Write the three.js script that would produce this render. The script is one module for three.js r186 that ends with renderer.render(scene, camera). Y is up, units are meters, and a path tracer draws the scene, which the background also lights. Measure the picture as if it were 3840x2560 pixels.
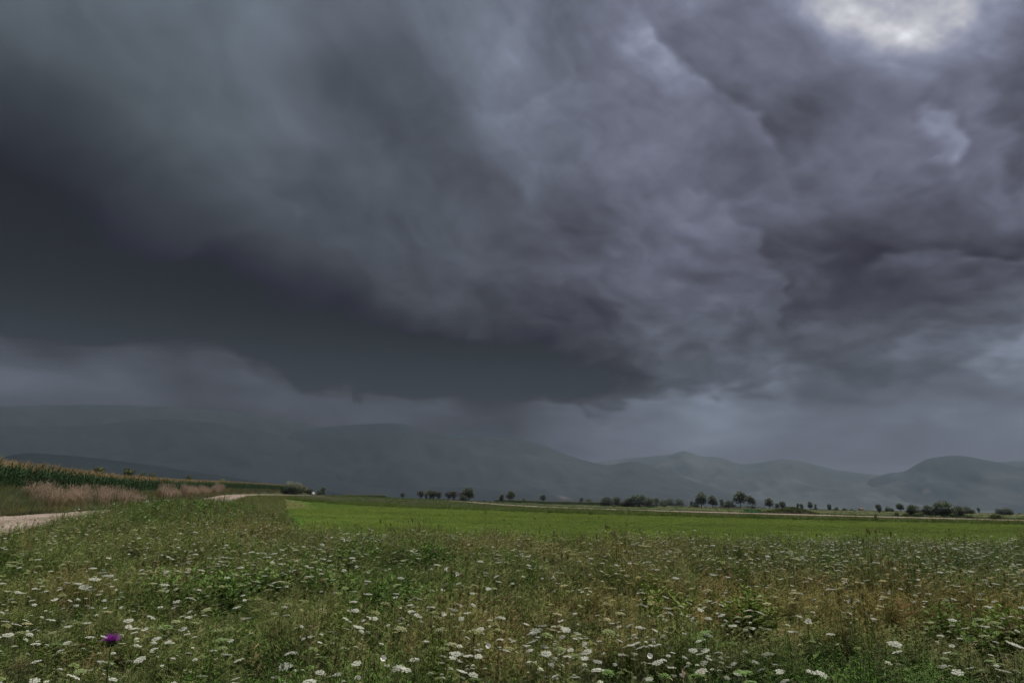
import * as THREE from 'three';
import { ImprovedNoise } from 'three/addons/math/ImprovedNoise.js';
import { mergeGeometries } from 'three/addons/utils/BufferGeometryUtils.js';

// ------------------------------------------------------------------ camera, light, sky, air
const EXPOSURE = 4.0;
const renderer = new THREE.WebGLRenderer({ antialias: true });
renderer.setSize(1024, 682);
renderer.toneMapping = THREE.LinearToneMapping;
renderer.toneMappingExposure = EXPOSURE;
renderer.shadowMap.enabled = true;
const scene = new THREE.Scene();
const camera = new THREE.PerspectiveCamera(53.1, 1024 / 682, 0.1, 40000);
camera.rotation.order = 'YXZ';
camera.position.set(0, 1.65, 0);
camera.rotation.set(13.287 * Math.PI / 180, 0, 1.23 * Math.PI / 180);
scene.add(camera);

const sun = new THREE.DirectionalLight(new THREE.Color(1.0, 0.95, 0.87), 1.5);
sun.name = 'sun';
const SUN = new THREE.Vector3(Math.sin(1.2) * Math.cos(1.08), Math.sin(1.08), -Math.cos(1.2) * Math.cos(1.08));
sun.position.copy(SUN).multiplyScalar(300);
sun.castShadow = true;
sun.shadow.radius = 30;
sun.shadow.mapSize.set(2048, 2048);
Object.assign(sun.shadow.camera, { left: -120, right: 120, top: 120, bottom: -120, near: 1, far: 700 });
scene.add(sun, sun.target);
const FOG_DENSITY = 0.000030;
scene.fog = new THREE.FogExp2(new THREE.Color(0.62, 0.79, 1.0), FOG_DENSITY);

// ------------------------------------------------------------------ helpers
let seedState = 1;
function seed(n) { seedState = (n * 2654435761) >>> 0; }
function rnd() { seedState = (seedState + 0x6d2b79f5) | 0; let t = Math.imul(seedState ^ (seedState >>> 15), 1 | seedState); t = (t + Math.imul(t ^ (t >>> 7), 61 | t)) ^ t; return ((t ^ (t >>> 14)) >>> 0) / 4294967296; }
const R = (a, b) => a + (b - a) * rnd();
const clamp = (x, a, b) => Math.min(b, Math.max(a, x));
const lerp = (a, b, t) => a + (b - a) * t;
const ss = (a, b, x) => { const t = clamp((x - a) / (b - a), 0, 1); return t * t * (3 - 2 * t); };
const perlin = new ImprovedNoise();
const N = (x, y, z = 0.37) => perlin.noise(x, y, z);
function fbm(x, y, z, oct) { let s = 0, a = 1, t = 0; for (let i = 0; i < oct; i++) { s += a * perlin.noise(x, y, z); t += a; a *= 0.5; x = x * 2.03 + 11.3; y = y * 2.03 + 5.1; z = z * 2.03 + 3.7; } return s / t; }
const mix3 = (a, b, t) => [lerp(a[0], b[0], t), lerp(a[1], b[1], t), lerp(a[2], b[2], t)];
const mul3 = (a, k) => [a[0] * k, a[1] * k, a[2] * k];

// ------------------------------------------------------------------ the storm sky
// Brightness of the cloud deck (display grey) by compass direction (columns, 7.5 degrees from -45 to 45) and elevation (rows, 3.75 degrees from the horizon up).
const DECK = [
  [82, 82, 77, 76, 83, 89, 100, 116, 120, 119, 121, 124, 124],
  [90, 89, 82, 80, 86, 92, 98, 114, 119, 118, 119, 123, 123],
  [98, 100, 96, 88, 90, 88, 82, 102, 128, 114, 113, 117, 113],
  [42, 44, 66, 75, 60, 58, 57, 76, 100, 99, 95, 106, 99],
  [41, 39, 45, 54, 62, 74, 72, 86, 112, 90, 83, 72, 58],
  [47, 44, 55, 69, 82, 86, 87, 88, 101, 84, 80, 88, 104],
  [54, 54, 72, 89, 90, 85, 91, 91, 105, 103, 94, 101, 107],
  [74, 68, 90, 99, 91, 84, 96, 92, 106, 97, 106, 107, 107],
  [94, 91, 102, 105, 92, 86, 104, 98, 112, 106, 112, 124, 110],
  [96, 101, 110, 106, 91, 92, 116, 102, 112, 118, 132, 170, 112],
  [96, 102, 114, 110, 96, 100, 125, 103, 120, 124, 154, 230, 114],
  [96, 103, 114, 109, 99, 107, 128, 105, 126, 127, 172, 240, 120],
  [98, 105, 114, 108, 100, 110, 127, 107, 127, 130, 165, 235, 130]];
const cub = (p, q, r, s, t) => q + 0.5 * t * (r - p + t * (2 * p - 5 * q + 4 * r - s + t * (3 * (q - r) + s - p)));
function deck(a, e) {
  const x = clamp((a + 45) / 7.5, 0, 11.999), y = clamp(e / 3.75, 0, 11.999), i = Math.floor(x), j = Math.floor(y), c = (k) => clamp(k, 0, 12);
  const row = (jj) => { const r = DECK[c(jj)]; return cub(r[c(i - 1)], r[i], r[c(i + 1)], r[c(i + 2)], x - i); };
  return cub(row(j - 1), row(j), row(j + 1), row(j + 2), y - j);
}
// Cloud edges: [azimuth, elevation] corners, brightness change on the left of travel and on the right, how far each reaches (degrees), softness
const EDGES = [
  { p: [[-44, 10.6], [-35.3, 10.7], [-32.1, 10.8], [-29.6, 10.9], [-28.1, 12.0], [-26, 12.6]], l: -17, r: 16, wl: 3, wr: 2.0, soft: 0.9 },
  { p: [[-29.2, 12.6], [-27.2, 12.5], [-25, 11.8], [-22.1, 10.6], [-15.9, 9.8], [-12.6, 9.5], [-7.1, 9.2], [-1, 8.6]], l: -12, r: 13, wl: 2.4, wr: 1.8, soft: 1.0 },
  { p: [[-3, 8.0], [-0.3, 7.8], [4.2, 7.4], [7.0, 7.3], [8.6, 8.3], [10.4, 8.8], [13, 8.5], [15.9, 8.8], [20.3, 9.3], [26, 10]], l: -14, r: 10, wl: 2.4, wr: 2.2, soft: 0.8 },
  { p: [[14, 39], [15, 36.9], [16, 34.6], [18.5, 33.1], [20.4, 31.1], [22.3, 30.1], [22.8, 28.3], [23.5, 26]], l: -15, r: 15, wl: 4.5, wr: 3.2, soft: 0.45 },
  { p: [[20.4, 25], [20.8, 20.8], [20.9, 18.7], [20.9, 16.9], [21.7, 15.3], [22.3, 13.6], [22.9, 12.2]], l: -10, r: 9, wl: 5, wr: 3, soft: 0.45 },
  { p: [[26.5, 16.6], [29, 18.2], [31.4, 18.6], [34.7, 17.4], [37.1, 16.6], [41, 17]], l: -10, r: 25, wl: 2.6, wr: 2.4, soft: 0.6 },
  { p: [[-13, 41], [-8.8, 37.2], [-4.8, 33.5], [-0.9, 29], [2.9, 24.8], [4, 22]], l: 9, r: -6, wl: 6, wr: 5, soft: 1.8 },
  { p: [[33.2, 28.4], [35.4, 27.6], [35.6, 26], [34.6, 23.6]], l: -12, r: 30, wl: 3, wr: 3.0, soft: 0.6 },
  { p: [[25.6, 38], [27.5, 35.6], [30.6, 34.0], [34, 32.6], [37.5, 32.4], [41, 31]], l: 12, r: 10, wl: 3, wr: 3, soft: 1.4 },
  { p: [[34, 9.6], [36.5, 11.2], [39, 12.2], [42, 12.6]], l: -8, r: 16, wl: 2, wr: 2.2, soft: 0.7 },
  { p: [[37.4, 30], [37, 27], [38.5, 23], [41, 21]], l: -20, r: 8, wl: 4, wr: 2, soft: 0.7 },
  { p: [[-30, 34], [-24, 31.5], [-19, 28.6], [-14, 24.6], [-9, 20]], l: 6, r: -5, wl: 4, wr: 4, soft: 1.6 },
  { p: [[-20, 20], [-12, 16.4], [-4, 13.6], [4, 12.6]], l: 5, r: -4, wl: 3, wr: 3, soft: 1.6 }];
for (const g of EDGES) {
  let L = 0; g.s = g.p.slice(1).map((b, i) => { const a = g.p[i], dx = b[0] - a[0], dy = b[1] - a[1], n = Math.hypot(dx, dy), o = { ax: a[0], ay: a[1], dx: dx / n, dy: dy / n, n, L }; L += n; return o; });
  g.len = L; const xs = g.p.map((q) => q[0]), ys = g.p.map((q) => q[1]);
  g.box = [Math.min(...xs) - 9, Math.max(...xs) + 9, Math.min(...ys) - 9, Math.max(...ys) + 9];
}
function edgeTone(a, e) {
  let sum = 0;
  for (const g of EDGES) {
    if (a < g.box[0] || a > g.box[1] || e < g.box[2] || e > g.box[3]) continue;
    let best = 1e9, side = 0, at = 0;
    for (const s of g.s) {
      const x = a - s.ax, y = e - s.ay, t = clamp(x * s.dx + y * s.dy, 0, s.n), qx = x - s.dx * t, qy = y - s.dy * t, d = Math.hypot(qx, qy);
      if (d < best - 1e-6) { best = d; side = s.dx * y - s.dy * x; at = (s.L + t) / g.len; }
    }
    const w = ss(0, 0.2, at) * (1 - ss(0.8, 1, at)), sd = side >= 0 ? best : -best, k = ss(-g.soft, g.soft, sd);
    sum += w * lerp(g.r * Math.exp(-best / g.wr), g.l * Math.exp(-best / g.wl), k);
  }
  return sum;
}
const toLinear = (c) => { c /= 255; return c <= 0.04045 ? c / 12.92 : Math.pow((c + 0.055) / 1.055, 2.4); };
const AIR = [0.42, 0.53, 0.66];             // what the lit haze adds along a very long path
function stormSky() {
  const W = 4096, H = 2048, data = new Float32Array(W * H * 4), deg = 180 / Math.PI;
  for (let row = 0; row < H; row++) {
    const up = ((row + 0.5) / H - 0.5) * Math.PI, el = up * deg, cy = Math.cos(up), y = Math.sin(up), i0 = row * W * 4;
    if (el < -1) { for (let c = 0; c < W; c++) { data[i0 + c * 4] = 0.06; data[i0 + c * 4 + 1] = 0.066; data[i0 + c * 4 + 2] = 0.06; data[i0 + c * 4 + 3] = 1; } continue; }
    const e0 = Math.max(0, el), path = Math.min(9500, 590 / Math.max(0.001, Math.sin(e0 / deg))), thick = 1 - Math.exp(-FOG_DENSITY * path);
    for (let col = 0; col < W; col++) {
      const az = (((col + 0.5) / W - 0.5) * 360 + 90 + 540) % 360 - 180;
      const x = Math.sin(az / deg) * cy, z = -Math.cos(az / deg) * cy, k = 1 / (Math.max(0, y) + 0.26), px = x * k, pz = z * k;
      const right = ss(-12, 14, az), inFrame = Math.abs(az) < 60 && el < 50;
      const w1 = fbm(px * 1.9, pz * 1.9, 1.7, inFrame ? 4 : 2), w2 = fbm(px * 1.9 + 7.1, pz * 1.9, 8.3, inFrame ? 4 : 2);
      const ww = lerp(2.6, 4.6, right) * ss(1, 9, e0 + 2);
      const a = az + w1 * ww * 1.3, e = e0 + w2 * ww * 0.75;
      let t = deck(a, e); const f1hole = az > 10 && az < 55 && e0 > 20 && e0 < 55 ? fbm(az * 0.22 + w1 * 0.7, e0 * 0.3 + w2 * 0.7, 44.4, 6) : 0;
      if (inFrame) {
        const f1 = fbm(px * 9, pz * 9, 4.4, 5), f2 = fbm(px * 9, pz * 9, 9.1, 5), q = lerp(1.2, 1.9, right), low = ss(13, 9, e0), rag = 2.2 * fbm(az * 0.11, e0 * 0.06, 31.1, 5) * low, rag2 = 1.1 * fbm(az * 0.5, e0 * 0.5, 37.7, 4) * low;
        t += edgeTone(a + f1 * q, e + f2 * q + rag + rag2) * ss(0.5, 4, e0);
        const tex = fbm(px * 4.2 + w1 * 0.6, pz * 4.2 + w2 * 0.6, 2.2, 7), wisp = 1 - Math.abs(fbm(px * 7 + w2 * 2, pz * 5, 6.6, 5)) * 2.6;
        const hi = ss(7, 13, e0), mid = ss(-24, -4, az), along = (a - e) * 0.7, across = (a + e) * 0.7, fib = fbm(along * 0.1 + w1, across * 0.2, 5.9, 6), fibFine = fbm(along * 0.3 + w2 * 2, across * 0.75, 1.2, 4), billow = 0.42 - Math.abs(fbm(az * 0.16 + w1, e0 * 0.22 + w2, 7.7, 6)) * 2;
        const lay = (k, sd) => { const v = fbm(az * k + w1 * 1.1, e0 * k * 1.25 + w2 * 1.1, sd, 7); return (ss(-0.07, 0.13, v) - 0.5) + 0.2 * Math.exp(-(((v - 0.06) / 0.06) ** 2)); };
        const layers = (lay(0.085, 13.3) + 0.6 * lay(0.19, 21.7)) * hi * lerp(0.5, 1, ss(-14, 10, az));
        const streak = N(px * 1.1 + pz * 4.5 + w1 * 1.5, px * 0.8, 3.3);
        t += layers * 7;
        t *= 1 + tex * lerp(0.17, 0.24, right) * ss(2, 10, e0) + (wisp - 0.45) * 0.05 * right * hi + streak * 0.06 * ss(4, 12, e0) + (fib * lerp(0.07, 0.17, mid) + fibFine * 0.08 * mid + billow * 0.09 * right + fbm(px * 15 + w1, pz * 15 + w2, 51.2, 4) * 0.11 * right) * hi;
      } else t *= 1 + fbm(px * 3 + w1, pz * 3, 2.2, 3) * 0.2;
      const out = Math.max(ss(36, 62, el), ss(46, 100, Math.abs(az)));
      t = lerp(t, lerp(42, 194, ss(21, 58, e0)) * (1 + 0.1 * w1), out);
      t += ss(120, 190, t) * (f1hole * 120 + 26) * (1 - out);
      t = 40 + (t > 40 ? t - 40 : (t - 40) * 0.35); t = Math.min(t, 235);
      const violet = right * ss(9, 20, e0) * (1 - out), teal = ss(-14, -30, az) * ss(16, 26, e0) * (1 - out), pale = ss(130, 200, t);
      const rr = lerp(0.915 + 0.028 * violet - 0.01 * teal, 0.985, pale), gg = lerp(0.985 - 0.008 * violet + 0.01 * teal, 0.992, pale), bb = lerp(1.10 + 0.09 * ss(80, 45, t) + 0.028 * violet - 0.01 * teal, 1.03, pale);
      const o = i0 + col * 4;
      const keep = 1 - thick, inside = 1 - out, dim = lerp(1.02, 0.4, ss(10, 15, e0));
      data[o] = Math.max(0.0138 * dim, (toLinear(t * rr) - AIR[0] * thick * inside) / keep) / EXPOSURE;
      data[o + 1] = Math.max(0.0153 * dim, (toLinear(t * gg) - AIR[1] * thick * inside) / keep) / EXPOSURE;
      data[o + 2] = Math.max(0.0200 * dim, (toLinear(t * bb) - AIR[2] * thick * inside) / keep) / EXPOSURE;
      data[o + 3] = 1;
    }
  }
  const tex = new THREE.DataTexture(data, W, H, THREE.RGBAFormat, THREE.FloatType);
  tex.mapping = THREE.EquirectangularReflectionMapping;
  tex.magFilter = tex.minFilter = THREE.LinearFilter;
  tex.needsUpdate = true;
  return tex;
}
const sky = stormSky();
scene.background = sky;
scene.environment = sky;

// ------------------------------------------------------------------ names, labels, geometry tools
const counts = new Map();
function numbered(name) { const n = counts.get(name) ?? 0; counts.set(name, n + 1); return n ? name + '_' + String(n).padStart(3, '0') : name; }
function tag(o, label, category, group, kind) { o.userData = { label, category }; if (group) o.userData.group = group; if (kind) o.userData.kind = kind; return o; }
function add(o, name) { o.name = numbered(name); scene.add(o); return o; }
function mesh(name, g, m, parent) { const o = new THREE.Mesh(g, m); o.castShadow = o.receiveShadow = true; if (parent) { o.name = name; parent.add(o); } else add(o, name); return o; }
function thing(name, label, category, x, y, z, turn = 0, group) { const o = add(new THREE.Group(), name); o.position.set(x, y, z); o.rotation.y = turn; return tag(o, label, category, group); }

class MB {                                     // collects triangles with colours
  constructor() { this.p = []; this.c = []; }
  tri(a, b, c, ca, cb = ca, cc = ca) { this.p.push(...a, ...b, ...c); this.c.push(...ca, ...cb, ...cc); }
  quad(a, b, c, d, c0, c1 = c0) { this.tri(a, b, c, c0, c0, c1); this.tri(a, c, d, c0, c1, c1); }
  get triangles() { return this.p.length / 9; }
  geometry() {
    const g = new THREE.BufferGeometry();
    g.setAttribute('position', new THREE.BufferAttribute(new Float32Array(this.p), 3));
    g.setAttribute('color', new THREE.BufferAttribute(new Float32Array(this.c), 3));
    g.computeVertexNormals();
    return g;
  }
}
const vadd = (a, b, k = 1) => [a[0] + b[0] * k, a[1] + b[1] * k, a[2] + b[2] * k];
const vnorm = (a) => { const n = Math.hypot(...a) || 1; return [a[0] / n, a[1] / n, a[2] / n]; };
const cross = (a, b) => [a[1] * b[2] - a[2] * b[1], a[2] * b[0] - a[0] * b[2], a[0] * b[1] - a[1] * b[0]];
function blade(mb, base, az, len, lean, width, c0, c1, segs = 3, curl = 1.2, face) {
  const dx = Math.cos(az), dz = Math.sin(az), f = face ?? az + R(0.8, 2.3), wx = Math.cos(f) * width / 2, wz = Math.sin(f) * width / 2;
  let p = base.slice(), ang = lean, pl = [p[0] - wx, p[1], p[2] - wz], pr = [p[0] + wx, p[1], p[2] + wz];
  for (let i = 1; i <= segs; i++) {
    const st = len / segs; p = [p[0] + Math.sin(ang) * dx * st, p[1] + Math.cos(ang) * st, p[2] + Math.sin(ang) * dz * st];
    ang += curl * lean / segs + curl * 0.16 / segs;
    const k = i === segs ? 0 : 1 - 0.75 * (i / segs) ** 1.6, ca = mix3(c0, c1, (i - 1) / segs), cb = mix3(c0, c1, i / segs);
    if (i === segs) mb.tri(pl, pr, p, ca, ca, cb);
    else { const l = [p[0] - wx * k, p[1], p[2] - wz * k], r = [p[0] + wx * k, p[1], p[2] + wz * k]; mb.quad(pl, pr, r, l, ca, cb); pl = l; pr = r; }
  }
  return p;
}
function leaf(mb, at, dir, len, wid, col, fold = 0.25) {
  const d = vnorm(dir), s = vnorm(cross(d, Math.abs(d[1]) > 0.95 ? [1, 0, 0] : [0, 1, 0])), n = cross(s, d), m = vadd(at, d, len * 0.45), t = vadd(at, d, len);
  const l = vadd(vadd(m, s, wid / 2), n, wid * fold), r = vadd(vadd(m, s, -wid / 2), n, wid * fold);
  mb.tri(at, l, t, col, mul3(col, 1.08), mul3(col, 1.0)); mb.tri(at, t, r, mul3(col, 0.92), col, mul3(col, 0.95));
}
function rod(mb, a, b, ra, rb, ca, cb = ca, sides = 3) {
  const d = vnorm([b[0] - a[0], b[1] - a[1], b[2] - a[2]]), s = vnorm(cross(d, Math.abs(d[1]) > 0.9 ? [1, 0, 0.1] : [0, 1, 0])), n = cross(s, d);
  const ring = (c, r, i) => { const t = (i / sides) * Math.PI * 2; return vadd(vadd(c, s, Math.cos(t) * r), n, Math.sin(t) * r); };
  for (let i = 0; i < sides; i++) mb.quad(ring(a, ra, i), ring(a, ra, i + 1), ring(b, rb, i + 1), ring(b, rb, i), ca, cb);
}
const M = {
  plant: new THREE.MeshPhysicalMaterial({ name: 'plant', vertexColors: true, roughness: 0.75, specularIntensity: 0.16, side: THREE.DoubleSide, transmission: 0.28, thickness: 0 }),
  crown: new THREE.MeshPhysicalMaterial({ name: 'crown', vertexColors: true, roughness: 0.85, specularIntensity: 0.12, side: THREE.DoubleSide, transmission: 0.2, thickness: 0 }),
  petal: new THREE.MeshPhysicalMaterial({ name: 'petal', vertexColors: true, roughness: 0.9, specularIntensity: 0.2, side: THREE.DoubleSide, transmission: 0.3, thickness: 0 }),
  solid: new THREE.MeshStandardMaterial({ name: 'solid', vertexColors: true, roughness: 0.95, side: THREE.DoubleSide }),
};
const dummy = new THREE.Object3D(), tint = new THREE.Color();
function scatter(name, variants, mat, spots, parent) {     // spots: [x, y, z, turn, scale, scaleY, r, g, b, tiltX, tiltZ]
  const n = variants.length, lists = variants.map(() => []);
  spots.forEach((s) => lists[Math.floor(rnd() * n)].push(s));
  lists.forEach((list, v) => {
    if (!list.length) return;
    const im = new THREE.InstancedMesh(variants[v], mat, list.length);
    list.forEach((s, i) => {
      dummy.position.set(s[0], s[1], s[2]); dummy.rotation.set(s[9] ?? 0, s[3], s[10] ?? 0); dummy.scale.set(s[4], s[4] * s[5], s[4]); dummy.updateMatrix();
      im.setMatrixAt(i, dummy.matrix); im.setColorAt(i, tint.setRGB(s[6], s[7], s[8]));
    });
    im.castShadow = im.receiveShadow = true; im.name = name; im.userData.kind = 'stuff';
    parent.add(im);
  });
}
function stuff(name, label, category) { const o = add(new THREE.Group(), name); return tag(o, label, category, null, 'stuff'); }
// ------------------------------------------------------------------ the lie of the land
const VP = 17.86 * Math.PI / 180, SV = Math.sin(VP), CV = Math.cos(VP);   // the dirt road runs off to the left of straight ahead
const roadU = (x, z) => x * CV - z * SV, roadS = (x, z) => -x * SV - z * CV;   // metres to the right of the road line, metres along it
const fromRoad = (u, s) => [u * CV - s * SV, -(u * SV + s * CV)];
const bend = (s, k) => k * clamp(s - 210, 0, 130) ** 2;      // beyond 210 m the road and the corn swing to the right
function land(x, z) {
  const Z = -z, k = clamp((x + 60) * 2, 0, 140);
  let y = 3.8 * (1 - Math.exp(-Math.max(0, 30 - x) / 75)) * ss(60 + k, 300 + k * 1.43, Z) + 1.2 * ss(250, 500, Z) * ss(-40, 40, x) + 1.0 * ss(550, 1100, Z);
  const s = roadS(x, z), u = roadU(x, z) - bend(s, 0.0018);
  y += 0.55 * ss(-10.4, -8.2, u) * ss(-2.5, -5.5, u) * ss(26, 42, s) * ss(104, 74, s);
  y += 1.35 * ss(-17.6, -20.6, u) * ss(-30, 10, s) * (1 - ss(330, 430, s));
  return y;
}
function relief(x, z) { const r = Math.hypot(x, z); return 0.05 * N(x * 0.5, z * 0.5, 3) * (1 - ss(60, 200, r)) + 0.25 * N(x * 0.02, z * 0.02, 5) * ss(500, 1500, r); }
const ground = (x, z) => land(x, z) + relief(x, z);

function grain(size, contrast, sd, f) {        // fine tonal grain, repeats at its edges
  const d = new Uint8Array(size * size * 4); const c = (v) => clamp(Math.round(v), 0, 255);
  for (let j = 0; j < size; j++) for (let i = 0; i < size; i++) {
    const u = i / size, v = j / size, wrapped = (o) => { const g = (a, b) => fbm(a * f, b * f, sd + o, 5); return lerp(lerp(g(u, v), g(u - 1, v), ss(0.5, 1, u)), lerp(g(u, v - 1), g(u - 1, v - 1), ss(0.5, 1, u)), ss(0.5, 1, v)); };
    const n = wrapped(0) * contrast, h = 1 + n, o = (j * size + i) * 4, t = wrapped(9) * 0.12;
    d[o] = c(205 * h * (1 + t)); d[o + 1] = c(205 * h); d[o + 2] = c(205 * h * (1 - t)); d[o + 3] = 255;
  }
  const tex = new THREE.DataTexture(d, size, size, THREE.RGBAFormat, THREE.UnsignedByteType);
  tex.colorSpace = THREE.SRGBColorSpace; tex.wrapS = tex.wrapT = THREE.RepeatWrapping; tex.magFilter = THREE.LinearFilter; tex.minFilter = THREE.LinearFilter; tex.needsUpdate = true;
  return tex;
}
const grainTex = grain(512, 0.9, 12.3, 14), gravelTex = grain(512, 1.3, 40.7, 40);
const earthMat = new THREE.MeshPhysicalMaterial({ name: 'earth', vertexColors: true, map: grainTex, roughness: 1, specularIntensity: 0.1, bumpMap: grainTex, bumpScale: 0.03 });
const gravelMat = new THREE.MeshPhysicalMaterial({ name: 'gravel', vertexColors: true, map: gravelTex, roughness: 1, specularIntensity: 0.15, bumpMap: gravelTex, bumpScale: 0.03 });

const TRACK = [[-260, 800], [-200, 690], [-120, 500], [-50, 385], [10, 300], [50, 247], [80, 215], [110, 195], [160, 172], [240, 150]];
function line(P, x) { for (let i = 1; i < P.length; i++) if (x <= P[i][0] || i === P.length - 1) { const t = (x - P[i - 1][0]) / (P[i][0] - P[i - 1][0]); return lerp(P[i - 1][1], P[i][1], t); } }
const trackZ = (x) => line(TRACK, clamp(x, -260, 240));
const FIELD_END = [[-80, 190], [-60, 184], [-42, 170], [-20, 148], [-2, 127], [15, 108], [40, 98], [73, 97], [140, 100]];
const fieldEnd = (x) => line(FIELD_END, clamp(x, -80, 140)) + 2 * N(x * 0.05, 0, 2);
const meadowEnd = (x) => 27.5 + 1.6 * N(x * 0.15, 3.3) + 3.5 * ss(8, 24, x) + 1.2 * N(x * 0.6, 1.1);
const inMeadow = (x, z) => { const u = roadU(x, z), s = roadS(x, z); return u > -9.6 + 0.8 * N(s * 0.2, 0.5) && ((-z < meadowEnd(x)) || (u < 0.4 + 0.7 * N(s * 0.15, 9) && s < 215)); };

function plainColor(x, z) {
  const Z = -z, r = Math.hypot(x, z), n = N(x * 0.08, z * 0.08, 1), n2 = N(x * 0.011, z * 0.025, 7);
  if (Z < trackZ(x) - 25 || r < 60) return mul3([0.05, 0.055, 0.026], 1 + 0.4 * n);
  const q = (Z - trackZ(x)) * (1 + 0.12 * N(x * 0.004, 0, 4)) + 8 * n2;       // strips of crop that follow the track
  const strips = [[24, [0.062, 0.082, 0.028]], [60, [0.055, 0.085, 0.03]], [75, [0.035, 0.05, 0.022]], [120, [0.08, 0.095, 0.036]], [150, [0.06, 0.10, 0.035]], [190, [0.12, 0.115, 0.05]], [215, [0.035, 0.055, 0.022]], [280, [0.085, 0.105, 0.045]], [340, [0.17, 0.15, 0.085]], [1e9, [0.06, 0.075, 0.036]]];
  let c = strips[0][1];
  for (let i = 0; i < strips.length; i++) if (q < strips[i][0]) { c = strips[i][1]; break; }
  if (q > 380) { const patch = N(x * 0.0035, z * 0.0065, 11); c = patch > 0.15 ? [0.10, 0.11, 0.055] : patch < -0.2 ? [0.035, 0.05, 0.025] : c; }
  return mul3(c, 1 + 0.3 * n + 0.25 * n2);
}
{
  const ang = []; for (let i = 0; i <= 380; i++) ang.push(lerp(-62, 62, i / 380)); for (let i = 1; i < 60; i++) ang.push(lerp(62, 298, i / 60));
  const rad = [0]; for (let r = 0.6; r < 9800; r *= 1.05) rad.push(r);
  const P = [], C = [], UV = [], I = [], na = ang.length;
  for (const r0 of rad) for (const a of ang) {
    const front = 1 - ss(58, 80, Math.min(Math.abs(a), Math.abs(360 - a))), r = Math.min(r0, lerp(700, 9800, front)), x = Math.sin(a * Math.PI / 180) * r, z = -Math.cos(a * Math.PI / 180) * r;
    P.push(x, ground(x, z) - (r0 > 4000 ? (r0 - 4000) * 0.002 : 0), z); C.push(...plainColor(x, z)); UV.push(x / 6, z / 6);
  }
  for (let j = 0; j < rad.length - 1; j++) for (let i = 0; i < na; i++) { const a = j * na + i, b = j * na + (i + 1) % na, c = a + na, d = b + na; I.push(a, c, b, b, c, d); }
  const g = new THREE.BufferGeometry();
  g.setAttribute('position', new THREE.BufferAttribute(new Float32Array(P), 3)); g.setAttribute('color', new THREE.BufferAttribute(new Float32Array(C), 3)); g.setAttribute('uv', new THREE.BufferAttribute(new Float32Array(UV), 2));
  g.setIndex(I); g.computeVertexNormals();
  if (g.attributes.normal.getY(5000) < 0) { for (let i = 0; i < I.length; i += 3) { const t = I[i]; I[i] = I[i + 1]; I[i + 1] = t; } g.setIndex(I); g.computeVertexNormals(); }
  tag(mesh('ground', g, earthMat), 'flat valley floor of fields and grass running out to the hills', 'ground', null, 'structure');
}
function sheet(name, label, category, mat, nu, nv, f) {       // f(i/nu, j/nv) -> [x, z, lift, colour]
  const P = [], C = [], UV = [], I = [];
  for (let j = 0; j <= nv; j++) for (let i = 0; i <= nu; i++) { const [x, z, lift, c] = f(i / nu, j / nv); P.push(x, ground(x, z) + lift, z); C.push(...c); UV.push(x / 4, z / 4); }
  for (let j = 0; j < nv; j++) for (let i = 0; i < nu; i++) { const a = j * (nu + 1) + i, b = a + 1, c = a + nu + 1, d = c + 1; I.push(a, b, c, b, d, c); }
  const g = new THREE.BufferGeometry();
  g.setAttribute('position', new THREE.BufferAttribute(new Float32Array(P), 3)); g.setAttribute('color', new THREE.BufferAttribute(new Float32Array(C), 3)); g.setAttribute('uv', new THREE.BufferAttribute(new Float32Array(UV), 2));
  g.setIndex(I); g.computeVertexNormals();
  if (g.attributes.normal.getY(Math.floor(P.length / 6)) < 0) { for (let i = 0; i < I.length; i += 3) { const t = I[i]; I[i] = I[i + 1]; I[i + 1] = t; } g.setIndex(I); g.computeVertexNormals(); }
  return tag(mesh(name, g, mat), label, category, null, 'structure');
}
sheet('dirt_road', 'pale rutted dirt road running beside the corn field', 'road', gravelMat, 26, 300, (i, j) => {
  const s = lerp(4, 330, j ** 1.5), edge = 0.5 * N(s * 0.3, 2.2), u = lerp(-18.2 + edge, -10.1 + 0.6 * N(s * 0.25, 8.1), i) + bend(s, 0.003), [x, z] = fromRoad(u, s);
  const rut = Math.exp(-(((i - 0.28) / 0.07) ** 2)) + Math.exp(-(((i - 0.72) / 0.07) ** 2)), mid = Math.exp(-(((i - 0.5) / 0.1) ** 2)), e = ss(0, 0.06, i) * ss(1, 0.92, i), n = N(x * 0.9, z * 0.9, 6) + 0.6 * N(x * 3, z * 3, 4);
  let c = mix3([0.30, 0.24, 0.20], [0.37, 0.30, 0.255], rut * 0.6 + 0.4 * n); c = mix3(c, [0.19, 0.145, 0.10], clamp(mid * 0.55 + 0.5 * N(s * 0.4, u, 3) * mid, 0, 1)); c = mix3([0.17, 0.15, 0.08], c, e);
  return [x, z, 0.035 * e + 0.02 - rut * 0.035 + mid * 0.03 + 0.015 * n * e, mul3(c, 1 + 0.14 * n)];
});
sheet('farm_track', 'pinkish bare farm track crossing behind the green field', 'track', gravelMat, 160, 14, (i, j) => {
  const x = lerp(-215, 175, i), wide = ss(-60, 60, x), far = lerp(lerp(4, 24, wide), 15, ss(60, 120, x)), z = -(trackZ(x) + lerp(lerp(-4, -26, wide), far, j)), n = N(x * 0.15, z * 0.15, 2), e = ss(0, 0.1, j) * ss(1, 0.86, j);
  return [x, z, 0.07, mul3(mix3([0.13, 0.12, 0.06], [0.36, 0.275, 0.235], e * (1 - 0.5 * ss(95, 150, x))), 1 + 0.22 * n)];
});
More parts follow.
